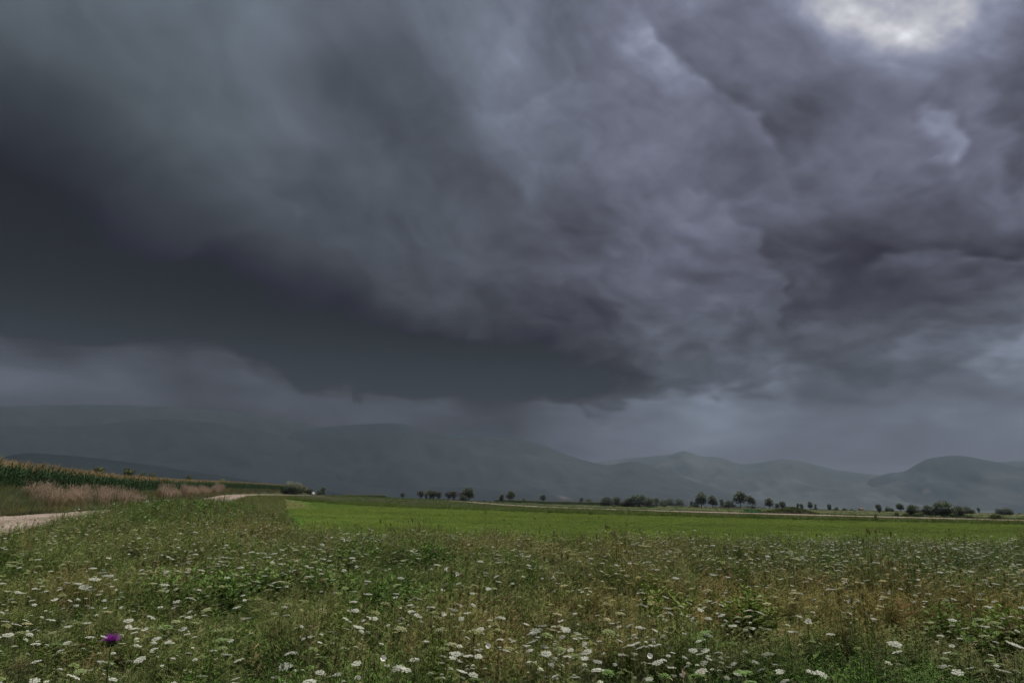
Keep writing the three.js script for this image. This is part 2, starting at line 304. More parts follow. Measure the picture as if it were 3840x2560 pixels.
sheet('green_field', 'even bright green crop field beyond the flower meadow', 'field', earthMat, 150, 110, (i, j) => {
  const x0 = lerp(-66, 125, i), Z = lerp(24, fieldEnd(x0), j), x = x0 * lerp(0.55, 1, j) , uMin = 0.4 + 1.3 * N(Z * 0.13, 4.4) + 0.7 * N(Z * 0.5, 1.4); let xx = x, z = -Z;
  if (roadU(xx, z) < uMin) xx = (uMin + z * SV) / CV;
  const n = N(xx * 0.25, z * 0.25, 5) + 0.7 * N(xx * 0.05, z * 0.02, 8);
  const u = roadU(xx, z), bare = ss(7, 2, u + 2 * n) * ss(95, 120, Z) * ss(190, 160, Z);
  return [xx, z, 0.05, mul3(mix3([0.062, 0.125, 0.018], [0.15, 0.125, 0.055], bare * 0.8), 1 + 0.25 * n)];
});

// ------------------------------------------------------------------ hills round the valley
const hillMat = new THREE.MeshLambertMaterial({ name: 'hillside', vertexColors: true });
function hill(name, label, crest, front, back, base, bare, spots = [], sd = 1) {
  const a = crest[0], b = crest[1], y = crest[crest.length - 1], w = crest[crest.length - 2];
  const pts = [[a[0] * 2 - b[0] - (b[0] - a[0]) * 1.5, -20, a[2] * 2 - b[2] - (b[2] - a[2]) * 1.5], ...crest, [y[0] * 2 - w[0] + (y[0] - w[0]) * 1.5, -20, y[2] * 2 - w[2] + (y[2] - w[2]) * 1.5]];
  const curve = new THREE.CatmullRomCurve3(pts.map((q) => new THREE.Vector3(...q)), false, 'centripetal'), nu = 220, nv = 46, P = [], C = [], I = [];
  const line = curve.getSpacedPoints(nu);
  for (let i = 0; i <= nu; i++) {
    const c = line[i], t = curve.getTangentAt(i / nu), n = new THREE.Vector2(t.z, -t.x).normalize(); if (n.x * c.x + n.y * c.z > 0) n.negate();
    const hgt = Math.max(-20, c.y) + 0.012 * Math.max(0, c.y) * fbm(c.x * 0.006, c.z * 0.006, sd, 3);
    for (let j = 0; j <= nv; j++) {
      const v = lerp(-1, 1, j / nv), off = v < 0 ? -v * front : -v * back, x = c.x + n.x * off, z = c.z + n.y * off, k = 1 - Math.abs(v);
      const spur = (0.4 - Math.abs(fbm(x * 0.0016, z * 0.0016, sd * 3.1, 4)) * 2.2) * k * Math.abs(v) * 1.5, fine = fbm(x * 0.008, z * 0.008, sd + 4, 4);
      P.push(x, -8 + (hgt + 8) * clamp(k ** 1.15 + spur * 0.55, 0, 1.0) + fine * 9 * k * Math.min(1, Math.abs(v) * 4), z);
      let col = mix3(base, bare, ss(-0.15, 0.4, fbm(x * 0.0028, z * 0.0028, sd + 9, 4) + 0.35 * (1 - k) - 0.1));
      for (const [sx, sy, sr, sc] of spots) { const d = Math.hypot(i / nu - sx, (v - sy) * 0.6) + 0.012 * fine; col = mix3(col, sc ?? [0.075, 0.068, 0.064], 1 - ss(sr * 0.4, sr, d)); }
      C.push(...mul3(col, 1 + 0.35 * fine));
    }
  }
  for (let i = 0; i < nu; i++) for (let j = 0; j < nv; j++) { const p = i * (nv + 1) + j, q = p + 1, r = p + nv + 1, s = r + 1; I.push(p, r, q, q, r, s); }
  const g = new THREE.BufferGeometry();
  g.setAttribute('position', new THREE.BufferAttribute(new Float32Array(P), 3)); g.setAttribute('color', new THREE.BufferAttribute(new Float32Array(C), 3)); g.setIndex(I); g.computeVertexNormals();
  if (g.attributes.normal.getY(Math.floor(nu / 2) * (nv + 1) + 10) < 0) { for (let i = 0; i < I.length; i += 3) { const t = I[i]; I[i] = I[i + 1]; I[i + 1] = t; } g.setIndex(I); g.computeVertexNormals(); }
  return tag(mesh(name, g, hillMat), label, 'hill', null, 'structure');
}
const WOOD = [0.004, 0.005, 0.005], SCRUB = [0.006, 0.008, 0.008], PASTURE = [0.010, 0.012, 0.011], PALE = [0.029, 0.034, 0.037], PALER = [0.044, 0.050, 0.051], CLOUD_SHADED = [0.0095, 0.0120, 0.0138], DUSK = [0.010, 0.0135, 0.015];  // hill colours with storm-cloud shade and haze blue mixed in
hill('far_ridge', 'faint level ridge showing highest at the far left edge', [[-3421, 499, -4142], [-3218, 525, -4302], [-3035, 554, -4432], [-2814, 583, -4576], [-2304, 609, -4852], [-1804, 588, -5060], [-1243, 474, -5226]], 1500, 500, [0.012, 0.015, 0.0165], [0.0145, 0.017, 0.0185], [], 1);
hill('rainy_ridge', 'grey ridge in rain below the faintest ridge at left', [[-3139, 350, -3652], [-2872, 367, -3866], [-2663, 381, -4013], [-2481, 410, -4128], [-2294, 449, -4235], [-2123, 469, -4322], [-1767, 447, -4480], [-1446, 379, -4594], [-1102, 269, -4689]], 1300, 500, CLOUD_SHADED, [0.012, 0.0145, 0.016], [], 2);
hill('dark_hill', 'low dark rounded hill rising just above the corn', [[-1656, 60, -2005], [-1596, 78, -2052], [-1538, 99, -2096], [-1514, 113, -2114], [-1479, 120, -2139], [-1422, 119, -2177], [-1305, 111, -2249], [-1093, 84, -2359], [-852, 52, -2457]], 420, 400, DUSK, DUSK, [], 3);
hill('broad_mountain', 'broad dark mountain filling the middle of the horizon', [[-2602, 157, -4502], [-2197, 273, -4713], [-1897, 366, -4842], [-1631, 450, -4938], [-1346, 515, -5023], [-981, 556, -5107], [-807, 559, -5137], [-643, 509, -5160], [-482, 492, -5178], [-267, 482, -5193], [16, 477, -5200], [131, 463, -5198], [262, 426, -5193], [426, 363, -5182], [539, 327, -5172], [669, 298, -5157], [746, 291, -5146], [826, 304, -5134], [920, 316, -5118], [1013, 298, -5100], [1187, 234, -5063], [1419, 152, -5003]], 1500, 500, CLOUD_SHADED, [0.012, 0.0145, 0.016], [[0.97, -0.4, 0.55, [0.026, 0.031, 0.034]], [0.72, -0.86, 0.012]], 4);  // the wide spot paints thicker rain haze onto the right-hand slope
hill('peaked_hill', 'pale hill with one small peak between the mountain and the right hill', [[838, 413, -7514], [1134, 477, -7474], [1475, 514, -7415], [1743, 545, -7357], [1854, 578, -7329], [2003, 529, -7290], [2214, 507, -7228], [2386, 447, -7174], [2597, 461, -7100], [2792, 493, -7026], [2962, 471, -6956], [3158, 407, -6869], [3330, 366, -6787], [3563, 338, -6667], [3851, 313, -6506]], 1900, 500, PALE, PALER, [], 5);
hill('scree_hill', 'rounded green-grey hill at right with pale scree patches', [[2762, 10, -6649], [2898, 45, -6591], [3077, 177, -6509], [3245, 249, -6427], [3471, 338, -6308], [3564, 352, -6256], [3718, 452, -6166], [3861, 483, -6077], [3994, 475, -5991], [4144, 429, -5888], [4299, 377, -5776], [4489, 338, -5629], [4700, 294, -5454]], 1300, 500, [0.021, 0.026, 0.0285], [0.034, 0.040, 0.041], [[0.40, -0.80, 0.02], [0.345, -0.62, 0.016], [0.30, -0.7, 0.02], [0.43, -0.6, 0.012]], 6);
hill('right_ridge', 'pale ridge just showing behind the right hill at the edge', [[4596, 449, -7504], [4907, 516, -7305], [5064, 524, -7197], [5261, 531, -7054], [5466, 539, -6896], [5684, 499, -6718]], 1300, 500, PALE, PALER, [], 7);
// ------------------------------------------------------------------ plants, one geometry per variant
seed(11);
const GREEN = [0.082, 0.142, 0.03], OLIVE = [0.15, 0.168, 0.058], BLUEGREEN = [0.075, 0.115, 0.06], STRAW = [0.30, 0.235, 0.135], RUST = [0.17, 0.095, 0.045], DARK = [0.03, 0.055, 0.018], WHITE = [0.55, 0.56, 0.48];
function grassTuft(blades, h, w, c0, c1, spread) {
  const mb = new MB();
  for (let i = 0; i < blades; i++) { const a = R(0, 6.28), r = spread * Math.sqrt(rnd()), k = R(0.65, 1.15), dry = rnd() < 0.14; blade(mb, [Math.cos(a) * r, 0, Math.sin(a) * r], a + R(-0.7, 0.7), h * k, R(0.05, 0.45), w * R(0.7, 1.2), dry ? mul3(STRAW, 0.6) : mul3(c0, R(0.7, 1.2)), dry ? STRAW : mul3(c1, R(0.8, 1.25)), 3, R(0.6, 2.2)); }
  return mb.geometry();
}
function herb(stems, h, nleaf, ll, lw, c, spread, droop = 0.1) {
  const mb = new MB();
  for (let k = 0; k < stems; k++) {
    const a = R(0, 6.28), r = spread * Math.sqrt(rnd()), b = [Math.cos(a) * r, 0, Math.sin(a) * r], H = h * R(0.7, 1.1), la = R(0, 6.28), le = R(0, 0.22) * H, top = [b[0] + Math.cos(la) * le, H, b[2] + Math.sin(la) * le];
    rod(mb, b, top, 0.003, 0.0015, mul3(c, 0.9), mul3(c, 1.2));
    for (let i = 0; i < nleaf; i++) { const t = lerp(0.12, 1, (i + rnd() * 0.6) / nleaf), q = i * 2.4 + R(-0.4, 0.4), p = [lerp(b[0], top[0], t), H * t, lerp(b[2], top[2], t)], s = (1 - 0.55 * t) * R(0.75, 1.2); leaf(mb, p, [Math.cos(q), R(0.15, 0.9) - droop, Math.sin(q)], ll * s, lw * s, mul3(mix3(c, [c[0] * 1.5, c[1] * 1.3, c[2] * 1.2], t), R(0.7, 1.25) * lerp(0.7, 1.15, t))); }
  }
  return mb.geometry();
}
function feathery(stems, h, c, spread) {               // finely divided foliage of wild carrot and fennel
  const mb = new MB();
  for (let k = 0; k < stems; k++) {
    const a = R(0, 6.28), r = spread * Math.sqrt(rnd()), b = [Math.cos(a) * r, 0, Math.sin(a) * r], H = h * R(0.6, 1.1), le = R(0.05, 0.4) * H, top = [b[0] + Math.cos(a) * le, H, b[2] + Math.sin(a) * le];
    rod(mb, b, top, 0.0025, 0.001, mul3(c, 0.9), c);
    for (let i = 0; i < 9; i++) {
      const t = lerp(0.25, 1, i / 8), q = i * 2.2 + R(-0.5, 0.5), p = [lerp(b[0], top[0], t), H * t, lerp(b[2], top[2], t)], L = (0.13 - 0.07 * t) * R(0.8, 1.3) * h * 1.9, d = vnorm([Math.cos(q), R(0.2, 0.9), Math.sin(q)]), e = vadd(p, d, L), cc = mul3(c, R(0.75, 1.3) * lerp(0.75, 1.25, t));
      rod(mb, p, e, 0.0014, 0.0006, cc, cc, 3);
      for (let j = 1; j <= 5; j++) for (const s of [-1, 1]) { const m = vadd(p, d, L * j / 5.4), o = vnorm(vadd(vadd([0, R(-0.1, 0.5), 0], d, 0.7), [-d[2], 0, d[0]], s)); leaf(mb, m, o, L * 0.34 * (1.2 - j / 7), L * 0.06, mul3(cc, R(0.8, 1.2)), 0.1); }
    }
  }
  return mb.geometry();
}
function spike(h, c, head) {                            // upright weed with a dense seed spike
  const mb = new MB(), lean = R(-0.12, 0.12) * h, lz = R(-0.12, 0.12) * h;
  for (let k = 0; k < 2; k++) {
    const H = h * R(0.75, 1.05), ox = R(-0.06, 0.06), oz = R(-0.06, 0.06), P = (t) => [ox + lean * t * t, H * t, oz + lz * t * t];
    rod(mb, P(0), P(0.55), 0.004, 0.003, mul3(c, 0.8)); rod(mb, P(0.55), P(1), 0.003, 0.001, c);
    for (let i = 0; i < 14; i++) { const t = R(0.1, 0.65), q = R(0, 6.28); leaf(mb, P(t), [Math.cos(q), R(0.1, 1), Math.sin(q)], R(0.05, 0.11), R(0.012, 0.03), mul3(c, R(0.7, 1.2))); }
    for (let i = 0; i < 46; i++) { const t = lerp(0.5, 1, rnd()), q = R(0, 6.28); leaf(mb, P(t), [Math.cos(q), R(0.6, 2), Math.sin(q)], R(0.02, 0.045), R(0.008, 0.014), mul3(head, R(0.7, 1.3)), 0.1); }
  }
  return mb.geometry();
}
function dryStalks(n, h) {
  const mb = new MB();
  for (let i = 0; i < n; i++) { const a = R(0, 6.28), b = [R(-0.12, 0.12), 0, R(-0.12, 0.12)], c = mul3(STRAW, R(0.6, 1.15)), t = blade(mb, b, a, h * R(0.6, 1.1), R(0.05, 0.5), 0.006, mul3(c, 0.8), c, 3, R(0.2, 1.2)); for (let k = 0; k < 7; k++) leaf(mb, vadd(t, [R(-0.01, 0.01), R(-0.07, 0), R(-0.01, 0.01)]), [R(-1, 1), R(0, 1.5), R(-1, 1)], 0.026, 0.006, c); }
  return mb.geometry();
}
function umbelHead(mb, c, rad, dome, n, tone, ax = [0, 1, 0]) {   // a lace-like head: n little clusters on rays; c is where the rays part
  const s = vnorm(cross(ax, Math.abs(ax[0]) > 0.9 ? [0, 0, 1] : [1, 0, 0])), f = cross(s, ax), place = (x, y, z) => vadd(vadd(vadd(c, s, x), ax, y), f, z);
  for (let i = 0; i < n; i++) {
    const r = rad * Math.sqrt((i + 0.5) / n) * R(0.92, 1.05), a = i * 2.39996 + R(-0.15, 0.15), x = Math.cos(a) * r, z = Math.sin(a) * r, y = rad * 0.62 + dome * (1 - (r / rad) ** 2) * rad + R(-0.05, 0.05) * rad;
    const e = place(x, y, z); rod(mb, c, e, 0.0007, 0.0005, mul3(OLIVE, 0.8), OLIVE, 3);
    const w = rad * 1.15 / Math.sqrt(n) * R(0.85, 1.2), cc = mul3(tone, R(0.78, 1.05));
    for (let k = 0; k < 6; k++) { const q = k * 1.047 + R(-0.3, 0.3), q2 = q + R(0.6, 0.95), h = R(-0.25, 0.3) * w; const P = (t, rr) => vadd(vadd(vadd(e, s, Math.cos(t) * rr), f, Math.sin(t) * rr), ax, h); mb.tri(vadd(e, ax, w * 0.3), P(q, w), P(q2, w * R(0.7, 1.05)), mul3(cc, 1.03), cc, mul3(cc, 0.94)); }
  }
}
const G = {
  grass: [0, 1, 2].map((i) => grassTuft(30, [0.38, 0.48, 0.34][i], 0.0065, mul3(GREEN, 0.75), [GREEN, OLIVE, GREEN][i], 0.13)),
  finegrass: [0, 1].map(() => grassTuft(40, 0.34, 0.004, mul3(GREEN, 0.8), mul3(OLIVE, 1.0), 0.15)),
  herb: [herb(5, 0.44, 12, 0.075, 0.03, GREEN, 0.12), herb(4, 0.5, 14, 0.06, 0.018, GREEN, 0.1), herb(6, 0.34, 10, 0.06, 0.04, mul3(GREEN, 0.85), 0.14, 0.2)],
  broad: [0, 1].map(() => herb(3, 0.55, 9, 0.17, 0.095, [0.06, 0.115, 0.025], 0.12, 0.25)),
  cover: [0, 1].map(() => herb(9, 0.17, 7, 0.045, 0.032, mul3(GREEN, 0.8), 0.2, 0.1)),
  feathery: [0, 1, 2].map(() => feathery(3, 0.55, OLIVE, 0.1)),
  featherydry: [0, 1].map(() => feathery(3, 0.45, [0.22, 0.17, 0.085], 0.1)),
  spike: [0, 1, 2].map((i) => spike([0.72, 0.85, 0.64][i], [0.08, 0.10, 0.04], [[0.12, 0.12, 0.055], [0.10, 0.12, 0.05], [0.17, 0.12, 0.07]][i])),
  dry: [0, 1, 2].map(() => dryStalks(6, 0.62)),
};
const flowerGeo = (rad, dome, n, tone, H) => { const mb = new MB(), b = [R(-0.05, 0.05), 0, R(-0.05, 0.05)]; rod(mb, b, [0, H, 0], 0.0025, 0.0018, mul3(OLIVE, 0.8), OLIVE); umbelHead(mb, [0, H, 0], rad, dome, n, tone, vnorm([R(-0.3, 0.3), 1, R(-0.1, 0.35)])); return mb.geometry(); };
G.umbel = [flowerGeo(0.042, 0.12, 16, WHITE, 0.62), flowerGeo(0.034, 0.3, 14, WHITE, 0.56), flowerGeo(0.05, 0.05, 18, mul3(WHITE, 0.9), 0.66), flowerGeo(0.028, 0.15, 12, mul3(WHITE, 0.95), 0.6)];
G.nest = [0, 1].map(() => { const mb = new MB(); rod(mb, [R(-0.04, 0.04), 0, R(-0.04, 0.04)], [0, 0.55, 0], 0.0025, 0.002, mul3(OLIVE, 0.8), OLIVE); for (let i = 0; i < 26; i++) { const a = i * 2.4, r = 0.024 * Math.sqrt((i + 1) / 26); blade(mb, [0, 0.55, 0], a, 0.055 * R(0.8, 1.1), 0.9 * r / 0.024, 0.006, OLIVE, mul3([0.22, 0.19, 0.11], R(0.7, 1.2)), 3, -1.3); } return mb.geometry(); });

G.greenhead = [flowerGeo(0.05, 0.35, 20, [0.26, 0.28, 0.13], 0.5), flowerGeo(0.036, 0.5, 16, [0.22, 0.25, 0.10], 0.46), flowerGeo(0.045, 0.25, 18, [0.30, 0.30, 0.17], 0.54)];
// meadow: how lush (1) or dry (-1) each patch is
function lush(x, z) {
  let v = 0.75 * fbm(x * 0.16, z * 0.16, 3.3, 3) + 0.25 * N(x * 0.9, z * 0.9, 5);
  const blob = (cx, cz, r, k) => { v += k * Math.exp(-((x - cx) ** 2 + (z - cz) ** 2) / (r * r)); };
  v += 0.3 * ss(-7, -4.6, z); blob(3.4, -6.4, 2.4, 0.55); blob(-2.6, -5.4, 1.6, 0.45); blob(1.6, -5.6, 1.2, 0.5); blob(-5, -9, 2.2, 0.3); blob(3, -9.5, 2.8, -0.45); blob(0.4, -7.4, 1.5, -0.4); blob(7, -11, 3, -0.3); blob(-4, -6.2, 1, -0.25); blob(0, -13, 3, 0.1); blob(4.2, -4.9, 0.9, -0.3);
  return v;
}
function tone(x, z, base) { const v = lush(x, z), k = R(0.8, 1.2), dryC = [1.2, 1.04, 0.85], wetC = [0.50, 0.76, 0.45]; const m = v > 0 ? mix3([1, 1, 1], wetC, clamp(v * 1.6, 0, 1)) : mix3([1, 1, 1], dryC, clamp(-v * 1.8, 0, 1)); return [m[0] * k * base, m[1] * k * base, m[2] * k * base]; }
const lists = {}; for (const k of Object.keys(G)) lists[k] = [];
function put(kind, x, z, sc, sy, base = 1, tilt = 0.12) { const c = tone(x, z, base); lists[kind].push([x, ground(x, z), z, R(0, 6.28), sc, sy, c[0], c[1], c[2], R(-tilt, tilt), R(-tilt, tilt)]); }
seed(21);
function sow(x, z, far) {
  const v = lush(x, z), r = rnd(), cl = fbm(x * 0.62, z * 0.62, 19.1, 2), low = (0.8 + 0.42 * N(x * 0.35, z * 0.35, 8) + 0.3 * N(x * 1.1, z * 1.1, 4)) * lerp(0.72, 1.38, ss(-0.3, 0.35, cl)), s = R(0.75, 1.2) * far * lerp(0.85, 1.25, ss(-0.3, 0.35, cl)), q = R(0.8, 1.15) * low;
  const nearRoad = clamp((roadU(x, z) + 9.5) / 3, 0.6, 1) ;
  if (v > 0.18) { if (r < 0.30) put('herb', x, z, s, q * nearRoad); else if (r < 0.42) put('grass', x, z, s, q * nearRoad); else if (r < 0.47) put('broad', x, z, s * 0.7, q * 0.85); else if (r < 0.70) put('cover', x, z, s * 1.2, 1); else if (r < 0.9) put('feathery', x, z, s, q); else if (r < 0.94) put('spike', x, z, s * 0.75, q * 0.8); else put('finegrass', x, z, s, q); }
  else if (v > -0.18) { if (r < 0.36) put('feathery', x, z, s, q * nearRoad); else if (r < 0.62) put('herb', x, z, s, q * nearRoad); else if (r < 0.70) put('grass', x, z, s, q); else if (r < 0.76) put('finegrass', x, z, s, q); else if (r < 0.84) put('cover', x, z, s * 1.2, 1.3); else if (r < 0.88) put('spike', x, z, s * 0.75, q * 0.8); else if (r < 0.94) put('featherydry', x, z, s, q); else put('nest', x, z, s, q * 1.1); }
  else { if (r < 0.34) put('feathery', x, z, s, q); else if (r < 0.53) put('featherydry', x, z, s, q); else if (r < 0.59) put('dry', x, z, s, q * 0.85); else if (r < 0.68) put('finegrass', x, z, s, q, 1.1); else if (r < 0.84) put('nest', x, z, s, q * 1.1); else if (r < 0.97) put('herb', x, z, s, q * 0.9); else put('spike', x, z, s * 0.75, q * 0.8); }
}
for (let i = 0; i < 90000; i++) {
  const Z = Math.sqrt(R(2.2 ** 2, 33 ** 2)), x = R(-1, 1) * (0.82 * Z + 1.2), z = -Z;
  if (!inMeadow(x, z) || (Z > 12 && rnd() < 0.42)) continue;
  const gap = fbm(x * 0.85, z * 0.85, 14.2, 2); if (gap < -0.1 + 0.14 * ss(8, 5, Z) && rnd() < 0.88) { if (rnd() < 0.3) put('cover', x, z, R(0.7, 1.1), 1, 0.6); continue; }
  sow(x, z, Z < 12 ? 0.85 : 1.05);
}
for (let i = 0; i < 13000; i++) { const s = lerp(22, 215, rnd() ** 1.5), u = R(-9.8, 1.4), [x, z] = fromRoad(u, s); if (inMeadow(x, z) && -z > 25) sow(x, z, s > 70 ? 1.5 : 1.2); }
for (let i = 0; i < 2600; i++) { const x = R(-14, 34), z = -(meadowEnd(x) - R(0, 1) ** 2 * 5); if (roadU(x, z) > -1) { const r = rnd(); put(r < 0.28 ? 'spike' : r < 0.75 ? 'herb' : 'grass', x, z, R(0.9, 1.25), R(0.72, 1.05) * (0.9 + 0.4 * N(x * 0.7, 2)), 1.1, 0.3); } }   // taller weeds along the meadow's far edge
for (let i = 0; i < 230; i++) { const a = [[-6, -25, 2.2], [-3.4, -12, 0.9], [-4.4, -10.4, 0.7], [-1.6, -10.2, 0.8], [2.6, -9.6, 0.8], [5.8, -8.6, 0.7], [-2.4, -18, 1.2], [-4.0, -17.6, 1]][i % 8]; put('broad', a[0] + R(-1, 1) * a[2], a[1] + R(-1, 1) * a[2], R(0.8, 1.2), R(0.9, 1.25)); }
const floraNames = {
  grass: ['meadow_grass', 'green and olive grass tufts growing all through the flower meadow', 'grass', 'grass_tuft'], finegrass: ['fine_grass', 'fine thin bladed grass filling gaps between the meadow weeds', 'grass', 'grass_tuft'],
  herb: ['meadow_herbs', 'small leaved green weeds crowding the flower meadow', 'weeds', 'leafy_stem'], broad: ['broadleaf_weeds', 'dark green weeds with large broad leaves in patches of the meadow', 'weeds', 'broad_leaf_stem'],
  cover: ['ground_cover', 'low round leaved ground cover under the taller meadow plants', 'ground cover', 'leaf_rosette'], feathery: ['feathery_foliage', 'olive feathery foliage of wild carrot throughout the meadow', 'foliage', 'feathery_stem'],
  featherydry: ['dried_foliage', 'brownish dried feathery foliage in the dry patches of the meadow', 'foliage', 'dried_stem'], spike: ['spiky_weeds', 'upright weeds with seed spikes lining the far edge of the meadow', 'weeds', 'seed_spike'],
  greenhead: ['green_seed_heads', 'pale green unopened umbrella heads spread among the white flowers', 'seed heads', 'green_head'],
  dry: ['straw_stalks', 'thin straw coloured grass stalks scattered in the dry meadow patches', 'dry grass', 'straw_stalk'], nest: ['closed_seed_heads', 'brownish curled seed heads of faded wild carrot among the flowers', 'seed heads', 'seed_head'],
};
seed(23);
for (let i = 0; i < 2200; i++) { const s = R(30, 100), u = R(-9.8, -2.5), [x, z] = fromRoad(u, s), k = ss(29, 44, s) * ss(104, 76, s); if (rnd() > k) continue; const r = rnd(); put(r < 0.45 ? 'herb' : r < 0.6 ? 'broad' : r < 0.85 ? 'grass' : 'spike', x, z, R(1.1, 1.7), R(0.9, 1.35) * (0.65 + 0.35 * k), 1.1); }   // taller weeds on the rise beside the road
// small white heads behind the nearest plants, too many to count
seed(31);
for (let i = 0; i < 12000; i++) { const Z = Math.sqrt(R(7.5 ** 2, 31 ** 2)), x = R(-1, 1) * (0.8 * Z + 1), z = -Z; if (inMeadow(x, z) && fbm(x * 0.3, z * 0.3, 6, 2) + 0.25 * ss(2, 14, x) * 1.6 + (Z < 16 ? 0.05 : -0.05) > R(-0.2, 0.45)) put('umbel', x, z, R(0.5, 1.0), R(0.85, 1.2), R(0.72, 1.0)); }
for (let i = 0; i < 420; i++) { const s = lerp(30, 120, rnd() ** 1.6), u = R(-9, 0), [x, z] = fromRoad(u, s); if (-z > 27) put('umbel', x, z, R(0.9, 1.3), R(0.85, 1.1), 0.9); }
for (let i = 0; i < 900; i++) { const Z = Math.sqrt(R(3.7 ** 2, 8.5 ** 2)), x = R(-1, 1) * (0.8 * Z + 0.4), z = -Z; if (1.6 * fbm(x * 0.75, z * 0.75, 2.2, 2) + 0.15 * ss(7, 4, Z) > R(-0.1, 0.4)) put('umbel', x, z, R(0.4, 0.75), R(1.1, 1.6), 0.95); }
for (let i = 0; i < 9000; i++) { const Z = Math.sqrt(R(3.4 ** 2, 28 ** 2)), x = R(-1, 1) * (0.8 * Z + 1), z = -Z; if (inMeadow(x, z) && fbm(x * 0.4 + 9, z * 0.4, 16, 2) > R(-0.2, 0.45)) put('greenhead', x, z, R(0.7, 1.2), R(0.8, 1.2), 1); }
for (const s of lists.umbel) { const k = (s[6] + s[7] + s[8]) / 3; s[6] = s[8] = clamp(k, 0.4, 0.85); s[7] = s[6] * 1.03; }
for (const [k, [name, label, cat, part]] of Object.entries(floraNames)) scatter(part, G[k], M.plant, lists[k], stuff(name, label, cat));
scatter('flower_head', G.umbel, M.petal, lists.umbel, stuff('small_carrot_flowers', 'small white wild carrot heads dotting the middle and back of the meadow', 'flowers'));

// crop field, the weedy bank behind it, pasture beyond the track
seed(41);
{
  const crop = [0, 1, 2].map(() => herb(10, 0.18, 6, 0.05, 0.035, [0.165, 0.245, 0.052], 0.2, 0.0)), spots = [];
  for (let i = 0; i < 60000; i++) { const Z = lerp(26, 250, rnd() ** 1.7), x = R(-0.36, 0.8) * Z + R(-2, 2), z = -Z; const ru = roadU(x, z); if (ru < 0.8 + 1.6 * rnd() * rnd() + 1.3 * N(Z * 0.13, 4.4) || Z < meadowEnd(x) - 1 || Z > fieldEnd(x) || (ru < 6 && Z > 100 && Z < 180 && rnd() < 0.8)) continue; const k = (0.9 + 0.22 * N(x * 0.2, z * 0.2, 4) + 0.18 * N(x * 0.03, z * 0.06, 9)) * R(0.85, 1.15); spots.push([x, ground(x, z) + 0.03, z, R(0, 6.28), R(0.9, 1.3) * (Z > 60 ? 1.4 : 1), R(0.7, 1.1), k, k, k]); }
  scatter('crop_plant', crop, M.plant, spots, stuff('crop_plants', 'short dense bright green crop covering the field beyond the meadow', 'crop'));
  const tall = [0, 1, 2].map((i) => { const mb = [grassTuft(46, 0.95, 0.016, mul3(GREEN, 0.8), [0.12, 0.18, 0.04], 0.28), herb(9, 0.9, 14, 0.1, 0.045, mul3(GREEN, 1.1), 0.28), spike(1.15, [0.09, 0.13, 0.035], [0.12, 0.15, 0.045])][i]; return mb; }), bank = [];
  for (let i = 0; i < 9000; i++) { const x = lerp(-80, 150, rnd()), e = fieldEnd(x), z = -(e + lerp(-0.5, Math.max(4, Math.min(11, trackZ(x) - 18 - e)), rnd())); if (roadU(x, z) < 1) continue; const k = (0.9 + 0.25 * N(x * 0.12, z * 0.12, 6)) * R(0.8, 1.2); bank.push([x, ground(x, z), z, R(0, 6.28), R(0.85, 1.25), R(0.62, 1.0) * (0.9 + 0.3 * N(x * 0.3, 4)), k * R(0.9, 1.15), k, k * 0.9]); }
  scatter('bank_weed', tall, M.plant, bank, stuff('weedy_bank', 'band of tall green weeds and grass along the far side of the green field', 'weeds'));
  const low = [0, 1].map(() => grassTuft(26, 0.5, 0.03, [0.09, 0.11, 0.04], [0.12, 0.14, 0.05], 0.6)), past = [];
  for (let i = 0; i < 12000; i++) { const x = lerp(-260, 340, rnd()), z = -(trackZ(clamp(x, -260, 240)) + 20 + 420 * rnd() ** 1.6); if (Math.abs(x) > -z * 0.82) continue; const c = plainColor(x, z), k = R(0.7, 1.15) / 0.13; past.push([x, ground(x, z), z, R(0, 6.28), R(0.7, 1.5), R(0.3, 0.8), c[0] * k, c[1] * k * 0.95, c[2] * k * 2]); }
  for (let i = 0; i < 6500; i++) { const x = lerp(-135, 45, rnd()), e = fieldEnd(x) + 9, z = -lerp(e, Math.max(e + 12, trackZ(x) - 4), rnd() ** 1.2); if (roadU(x, z) < 16) continue; const k = R(0.7, 1.15) * (1 + 0.3 * N(x * 0.05, z * 0.03, 3)); past.push([x, ground(x, z), z, R(0, 6.28), R(0.7, 1.4), R(0.4, 0.9), k * 0.7, k, k * 0.55]); }
  scatter('pasture_tuft', low, M.plant, past, stuff('pasture_grass', 'rough olive pasture between the farm track and the distant trees', 'grass'));
}
// corn, and the grassy verge in front of it
seed(51);
function cornPlant() {
  const mb = new MB(), H = 2.38, c = [0.030, 0.066, 0.026];
  rod(mb, [0, 0, 0], [0.03, H, 0.02], 0.016, 0.008, [0.07, 0.10, 0.04], [0.10, 0.12, 0.05], 4);
  const a0 = R(0, 6.28);
  for (let i = 0; i < 12; i++) { const t = 0.12 + i * 0.07, a = a0 + (i % 2) * Math.PI + R(-0.35, 0.35), k = R(0.75, 1.35); blade(mb, [0.02 * t, H * t, 0.015 * t], a, R(0.55, 0.85), R(0.3, 0.55), 0.085, mul3(c, k * 0.85), i < 2 ? mul3(STRAW, 0.5) : mul3([0.045, 0.09, 0.035], k), 4, R(2.2, 3.6), a + Math.PI / 2); }
  for (let i = 0; i < 9; i++) blade(mb, [0.03, H, 0.02], R(0, 6.28), R(0.26, 0.42), i ? R(0.2, 0.8) : 0.05, 0.022, [0.26, 0.19, 0.10], mul3([0.36, 0.25, 0.13], R(0.8, 1.2)), 2, R(0.4, 1.1));
  return mb.geometry();
}
